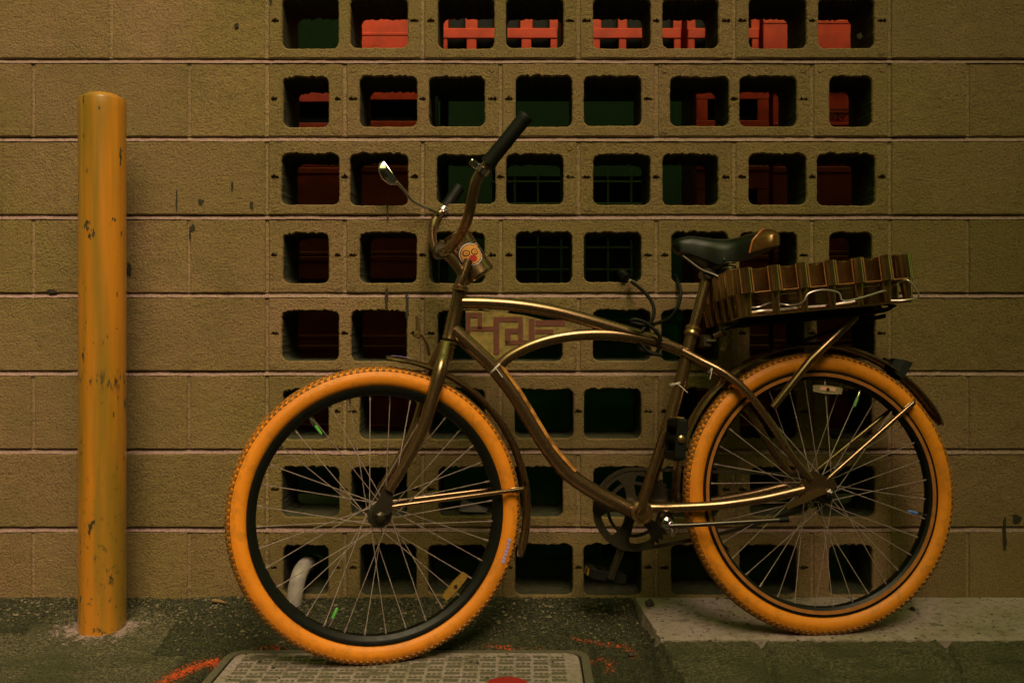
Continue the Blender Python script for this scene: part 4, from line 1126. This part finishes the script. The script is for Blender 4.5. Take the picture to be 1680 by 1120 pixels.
for sx in (1, -1):
    # saddle springs: helix under each side
    c0, c1 = B(1197, 425, sx*.055), B(1193, 482, sx*.045); ax_ = (c1-c0); al = ax_.length; ax_.normalize(); u = (e1-ax_*e1.dot(ax_)).normalized(); v_ = ax_.cross(u); pts = []
    for k in range(7*12+1):
        t = k/(7*12); rad_ = .013+.004*math.sin(PI*t); pts.append(c0+ax_*(al*t)+(u*math.cos(k*PI/6)+v_*math.sin(k*PI/6))*rad_)
    m = MB(); m.tube(pts, .0026, 7); m.build('spring', 'dark_steel', sad)
    m = MB(); m.tube(spline([B(1120, 420, sx*.014), B(1150, 442, sx*.022), B(1180, 456, sx*.030), B(1193, 486, sx*.046), B(1215, 470, sx*.06)], 6), .0038, 8); m.build('rail', 'dark_steel', sad)
m = MB(); c = B(1160, 450); m.lathe(c+NB*.022, -NB, [(.012, 0), (.016, .004), (.016, .040), (.012, .044)], 18); m.build('saddle_clamp', 'dark_steel', sad)
# --- rear rack
rk = None
for sx in (1, -1):
    w_ = .062*sx
    m = MB(); m.tube(spline([B(1186, 546, .062*sx), B(1200, 536, .062*sx), B(1320, 524, .062*sx), B(1440, 511, .062*sx), B(1468, 500, .058*sx)], 6), .0052, 10)
    if rk is None: rk = m.build('rack', 'black_plastic', bk)
    else: m.build('side_rail', 'black_plastic', rk)
    m = MB(); m.tube([B(1405, 519, .060*sx), B(1388, 534, .066*sx), B(1330, 590, .068*sx), B(1268, 668, .058*sx)], [.0075, .0095, .0095, .0085], 10); m.build('strut', 'bronze', rk)
    m = MB(); m.tube([B(1452, 518, .040*sx), B(1400, 530, .040*sx), B(1315, 560, .030*sx)], [.0052, .0045, .004], 8); m.build('brace', 'black_plastic', rk)
    # perforated strap from the rack to the seat stays
    p0, p1 = B(1212, 519, .05*sx), B(1184, 575, .036*sx); d = (p1-p0).normalized(); up = NB.cross(d).normalized()
    m = MB(); m.bbox((p0+p1)/2, (p1-p0).length/2, .0055, .0012, (d, up, NB), .001); sp_ = m.build('strap', 'brass', rk, smooth=False)
    m = MB()
    for k in range(7): m.lathe(p0.lerp(p1, .08+.13*k)-NB*.0016, -NB, [(.0020, 0), (.0018, .0003)], 8)
    m.build('strap_holes', 'black_rubber', rk, smooth=False)
for k in range(6):
    px = 1215+k*46; py = 534-k*5.0; m = MB(); m.tube([B(px, py, .06), B(px, py, -.06)], .0036, 8); m.build('cross_bar', 'black_plastic', rk)
m = MB(); m.tube([B(1216, 534, 0), B(1445, 510, 0)], .0036, 8); m.build('centre_bar', 'black_plastic', rk)
m = MB(); m.tube([B(1172, 552, .02), B(1210, 534, .05)], .007, 10); m.build('front_clamp', 'bronze', rk)
m = MB(); c = B(1158, 560, .0); m.bbox(c, .012, .012, .016, (e1, NB, e2), .004); m.tube([c-NB*.01, c+aR*.02-NB*.02], .005, 8); m.build('clamp_block', 'dark_steel', rk)

# ------------------------------------------------------------------ bottle crate on the rack
D_ = .150
n00, n10, n01 = B(1212, 522, D_), B(1508, 494, D_), B(1212, 441, D_)
ca_ = (n10-n00).normalized(); Lk = (n10-n00).length; cu = (n01-n00); cu = (cu-ca_*cu.dot(ca_)).normalized(); cn = ca_.cross(cu).normalized(); cn = cn if cn.y > 0 else -cn
Hk = .112; DK = .30
bc = empty('bottle_crate', n00+ca_*(Lk/2)+cn*(DK/2), 'shallow brown plastic bottle tray with ribbed sides, strapped on the bicycle rack', 'crate')
def K(x, y, z): return n00+ca_*x+cn*y+cu*z
AXK = (ca_, cn, cu)
def kbox(m, x0, x1, y0, y1, z0, z1, bev=.0015): m.bbox(K((x0+x1)/2, (y0+y1)/2, (z0+z1)/2), abs(x1-x0)/2, abs(y1-y0)/2, abs(z1-z0)/2, AXK, bev)
m = MB(); kbox(m, .012, Lk-.012, .012, DK-.012, .001, .005); base_ = m.build('base', 'crate_brown', bc, smooth=False)
ZB = .056                                             # bottom of the upper band
def side_rib(along, Ls, pt, inward):
    """build one side: along(x) -> local coords; ribs are separate parts"""
    nb = max(3, round(Ls/.066)); pit = (Ls-.03)/nb
    for k in range(nb):
        x0 = .015+pit*k; fw_ = pit*.42
        m = MB(); ra, rb = [], []
        for i in range(13):                            # concave bottle pocket
            t = i/12; xx = x0+fw_+(pit-fw_)*t; dp = .006+.030*math.sin(PI*t)**.8
            ra.append((xx, dp)); rb.append((xx, dp+.003))
        loop = ra+rb[::-1]; m.loft([[pt(x, y, ZB) for x, y in loop], [pt(x, y, Hk-.002) for x, y in loop]]); m.build('inset_panel', 'crate_brown', bc, ang=50)      # recessed panel
        m = MB(); ra = [(x0+fw_*i/10, -.011*math.sin(PI*i/10)**.8+.0005) for i in range(11)]; loop = ra+[(x, y+.003) for x, y in ra[::-1]]
        m.loft([[pt(x, y, ZB-.002) for x, y in loop], [pt(x, y, Hk) for x, y in loop]]); along(m, x0, x0+.003, .003, .0372, ZB, Hk-.001); along(m, x0+fw_-.003, x0+fw_, .003, .0372, ZB, Hk-.001)
        m.build('panel', 'crate_brown', bc, ang=50)
        q = along(None, x0+fw_, x0+pit, .001, .001, ZB-.001, 0); q2 = along(None, x0+fw_, x0+pit, .001, .001, Hk, 0); qq = along(None, x0, x0+fw_, .001, .001, Hk, 0); qb = along(None, x0, x0+fw_, .001, .001, ZB-.001, 0)
        m = MB(); m.tube([qb[1], qq[1]], .0022, 8); m.tube([qb[0], qq[0]], .0014, 8); m.tube([q[0], q[1]], .0013, 8); m.build('glint_bead', 'crate_glint', bc)  # beads added along the panel edges to draw their highlights
        m = MB()                                       # tapered bottle-pocket pillar
        rows = []
        for zz_, sh_, bo in ((ZB-.002, 1.0, .0), (ZB*.5, .80, .003), (.003, .58, .006)):
            rows.append([pt(x0+fw_/2+fw_*.5*sh_*math.cos(PI*i/10), .016+bo*.5-(.014-bo*.6)*math.sin(PI*i/10), zz_) for i in range(11)]+[pt(x0+fw_/2+fw_*.5*sh_*math.cos(PI*i/10)*.8, .020, zz_) for i in (10, 0)])
        m.loft(rows[::-1]); m.build('pillar', 'crate_brown', bc, ang=50)
    m = MB(); along(m, .010, Ls-.010, .0035, .0380, ZB-.003, ZB); m.build('ledge', 'crate_brown', bc, smooth=False)
    m = MB(); along(m, .010, Ls-.010, .0335, .0390, Hk-.0035, Hk+.0010); m.build('top_lip', 'crate_brown', bc, smooth=False)
def mk(f):
    def along(m, x0, x1, y0, y1, z0, z1):
        if m is None: return [f(x0, y0, z0), f(x1, y0, z0), f((x0*.2+x1*.8), y1, z0), f((x0*.8+x1*.2), y1, z0)]
        pts = [f(x, y, z) for z in (z0, z1) for y in (y0, y1) for x in (x0, x1)]
        m.add(pts, [(0,2,3,1),(4,5,7,6),(0,1,5,4),(2,6,7,3),(0,4,6,2),(1,3,7,5)])
    return along
side_rib(mk(lambda x, y, z: K(x, y, z)), Lk, lambda x, y, z: K(x, y, z), 0); side_rib(mk(lambda x, y, z: K(x, DK-y, z)), Lk, lambda x, y, z: K(x, DK-y, z), 0)
side_rib(mk(lambda x, y, z: K(y, x, z)), DK, lambda x, y, z: K(y, x, z), 0); side_rib(mk(lambda x, y, z: K(Lk-y, x, z)), DK, lambda x, y, z: K(Lk-y, x, z), 0)
for cx, cy in ((0, 0), (1, 0), (0, 1), (1, 1)):
    m = MB(); c = K(.017 if not cx else Lk-.017, .017 if not cy else DK-.017, 0)
    m.lathe(c+cu*ZB, cu, [(.0165, 0), (.0170, .003), (.0170, Hk-ZB-.001), (.0150, Hk-ZB)], 18); m.lathe(c, cu, [(.010, .003), (.0155, ZB)], 16); m.build('corner', 'crate_brown', bc)
for k in range(1, 4):
    m = MB(); y = DK*k/4; kbox(m, .016, Lk-.016, y-.0015, y+.0015, .005, .052, .001); m.build('divider', 'crate_brown', bc, smooth=False)
# silver cord lashed through the crate
cpts = [K(.01, .05, .03), K(.05, .016, .022), K(.09, .025, .030), K(.13, .022, .020), K(.15, -.006, .022), K(.165, -.010, .040), K(.20, -.010, .045), K(.235, -.008, .036), K(.245, -.008, .016), K(.29, -.010, .020), K(.34, -.008, .030), K(.36, .014, .030), K(.37, .024, .036), K(.385, .020, .045), K(.405, -.004, .050), K(.425, -.006, .012), K(.40, .01, .006), K(.36, .02, .010)]
cpts = [p if (p-n00).dot(cu) > .006 else p for p in cpts]
m = MB(); m.tube(spline(cpts, 7), .0022, 8); q = m.v[0].copy()
tag(m.build('cord', 'silver_cord', origin=q), 'silvery cord looped through the low ribs of the brown bottle tray', 'cord')
m = MB(); m.tube(spline([K(.03, .03, .012), K(.06, .02, .013), K(.10, .022, .012), K(.16, .03, .013), K(.22, .028, .012), K(.30, .02, .016)], 7), .0034, 8)
m.build('wire', 'silver_cord', bc)

# ------------------------------------------------------------------ cable lock
lk = empty('cable_lock', B(1075, 545, 0), 'black cable lock looped through the wall and round the top tube', 'lock')
pc = [on_y(1036, 462, -.035), on_y(1056, 478, -.075), on_y(1069, 495, -.11), on_y(1073, 512, -.14), on_y(1068, 528, -.18), B(1052, 535, .0) - NB*.03 + Vector((0, 0, .0)), B(1036, 528, .025), B(1042, 524, .03), B(1060, 530, .03), B(1078, 545, .028), B(1085, 560, .024)]
m = MB(); m.tube(spline(pc, 7), .0046, 10); m.build('cable', 'black_rubber', lk)
pc = [on_y(1108, 452, .06), on_y(1112, 462, -.004), on_y(1117, 480, -.03), on_y(1112, 502, -.05), on_y(1098, 522, -.09), on_y(1078, 530, -.14), B(1058, 538, -.02), B(1046, 556, -.03), B(1052, 574, .0), B(1075, 580, .01), B(1083, 566, .02)]
m = MB(); m.tube(spline(pc, 7), .0046, 10); m.build('cable', 'black_rubber', lk)
pc = [B(1050, 562, .02), B(1060, 574, .02), B(1072, 580, .02), B(1086, 582, .018)]
m = MB(); m.tube(spline(pc, 5), .0045, 8); m.build('cable', 'black_rubber', lk)
q0, q1 = on_y(1040, 465, -.03), on_y(1028, 455, -.012); d = (q1-q0).normalized()
m = MB(); m.lathe(q0, d, [(.0068, 0), (.0072, .002), (.0072, .017), (.006, .019)], 14); m.build('ferrule', 'chrome', lk)
m = MB(); m.lathe(q1, d, [(.009, -.002), (.0115, 0), (.0115, .004), (.010, .0055), (.0115, .007), (.0115, .011), (.010, .0125), (.0115, .014), (.0115, .018), (.010, .0195), (.0115, .021), (.0105, .026), (.006, .028)], 18); hd = m.build('lock_body', 'black_plastic', lk)
m = MB()
for k in range(3):
    for j in range(8):
        th = 2*PI*j/8; c = q1+d*(.002+.007*k); u = d.orthogonal().normalized(); v_ = d.cross(u); m.box(c+(u*math.cos(th)+v_*math.sin(th))*.0116, .0012, .0012, .0014)
m.build('dial_marks', 'chrome', lk, smooth=False)

# ------------------------------------------------------------------ litter
def stone(name, px, py, sx, sy, sz, mat, label, cat, seed, zf_=None):
    x, y = gp(px, py, -.012); z0 = (gz(x, y) if zf_ is None else zf_(x, y)); rnd = random.Random(seed)
    bm = bmesh.new(); bmesh.ops.create_icosphere(bm, subdivisions=2, radius=1)
    for v in bm.verts:
        k = 1+.45*noise.noise(v.co*1.4+Vector((seed, 0, 0))); v.co = Vector((v.co.x*sx*k, v.co.y*sy*k, max(v.co.z*sz*k, -sz*.55)))
    me = bpy.data.meshes.new(name); bm.to_mesh(me); bm.free(); me.materials.append(MATS[mat])
    o = bpy.data.objects.new(name, me); COL.objects.link(o); o.location = (x, y, z0+sz*.53); o.rotation_euler.z = rnd.uniform(0, 3)
    return tag(o, label, cat)
slz = lambda x, y: SLAB_Z+.012*(1+max(y, SLAB_Y)/(-SLAB_Y))+.001
stone('dark_leaf', 1066, 1001, .014, .008, .012, 'leaf_dark', 'dark curled leaf on the slab near its broken corner', 'leaf', 3, slz)
stone('dark_leaf', 1497, 1006, .013, .006, .005, 'leaf_dark', 'dark flat leaf on the slab behind the rear tyre', 'leaf', 9, slz)
stone('black_pebble', 1035, 1056, .008, .008, .006, 'leaf_dark', 'small black pebble lying on asphalt before the slab corner', 'pebble', 5)
m = MB(); p0, p1 = Vector((*gp(349, 1006), 0)), Vector((*gp(371, 1010), 0)); zz = gz(p0.x, p0.y)+.008
m.tube([p0+Vector((0, 0, zz)), (p0+p1)/2+Vector((0, 0, zz+.001)), p1+Vector((0, 0, zz))], [.004, .0045, .002], 8)
tag(m.build('wood_chip', 'stick', origin=Vector((p0.x, p0.y, zz-.006))), 'small pale wood chip on the gravel between bollard and front wheel', 'wood chip')
# loose gravel along the wall foot
rg = random.Random(11); m = MB(); base_v = [Vector(v) for v in ((1,0,0),(-1,0,0),(0,1,0),(0,-1,0),(0,0,1),(0,0,-1))]
base_f = [(0,2,4),(2,1,4),(1,3,4),(3,0,4),(2,0,5),(1,2,5),(3,1,5),(0,3,5)]
cnt = 0
while cnt < 14000:
    x = rg.uniform(-1.45, .40); y = -abs(rg.gauss(0, .13))-.004
    if y < -.36: continue
    if x > slab_left(y)-.015 and y > SLAB_Y-.02: continue
    if x < -.85 and y < -.17 and rg.random() < .85: continue
    if lx0-.01 < x < lx1+.02 and y < LID_Y1+.012: continue
    if math.hypot(x-BOL.x, y-BOL.y) < br+.004: continue
    sc = min(.0075, .0010+rg.expovariate(1/.0012)); z = gz(x, y)+.0042*noise.noise(Vector((x*60, y*60, 0)))+.0032*noise.noise(Vector((x*120, y*120, 5)))+.006*noise.noise(Vector((x*6, y*9, 2)))
    rot = Matrix.Rotation(rg.uniform(0, 6), 3, 'Z')
    m.add([rot @ Vector((v.x*sc*rg.uniform(.7, 1.3), v.y*sc*rg.uniform(.6, 1.1), v.z*sc*rg.uniform(.4, .8)))+Vector((x, y, z+sc*.15)) for v in base_v], base_f); cnt += 1
for k in range(420):
    on_slab = k % 2
    if on_slab: y = rg.uniform(SLAB_Y+.01, -.01); x = rg.uniform(slab_left(y)+.02, 1.35); z = slz(x, y)-.001
    else: x = rg.uniform(lx0+.03, lx1-.03); y = LID_Y1-.02-abs(rg.gauss(0, .09)); z = lz
    sc = min(.006, .0010+rg.expovariate(1/.0011)); rot = Matrix.Rotation(rg.uniform(0, 6), 3, 'Z')
    m.add([rot @ Vector((v.x*sc*rg.uniform(.7, 1.3), v.y*sc*rg.uniform(.6, 1.1), v.z*sc*rg.uniform(.4, .8)))+Vector((x, y, z+sc*.3)) for v in base_v], base_f)
kind(m.build('gravel', 'pebble', smooth=False), 'stuff')
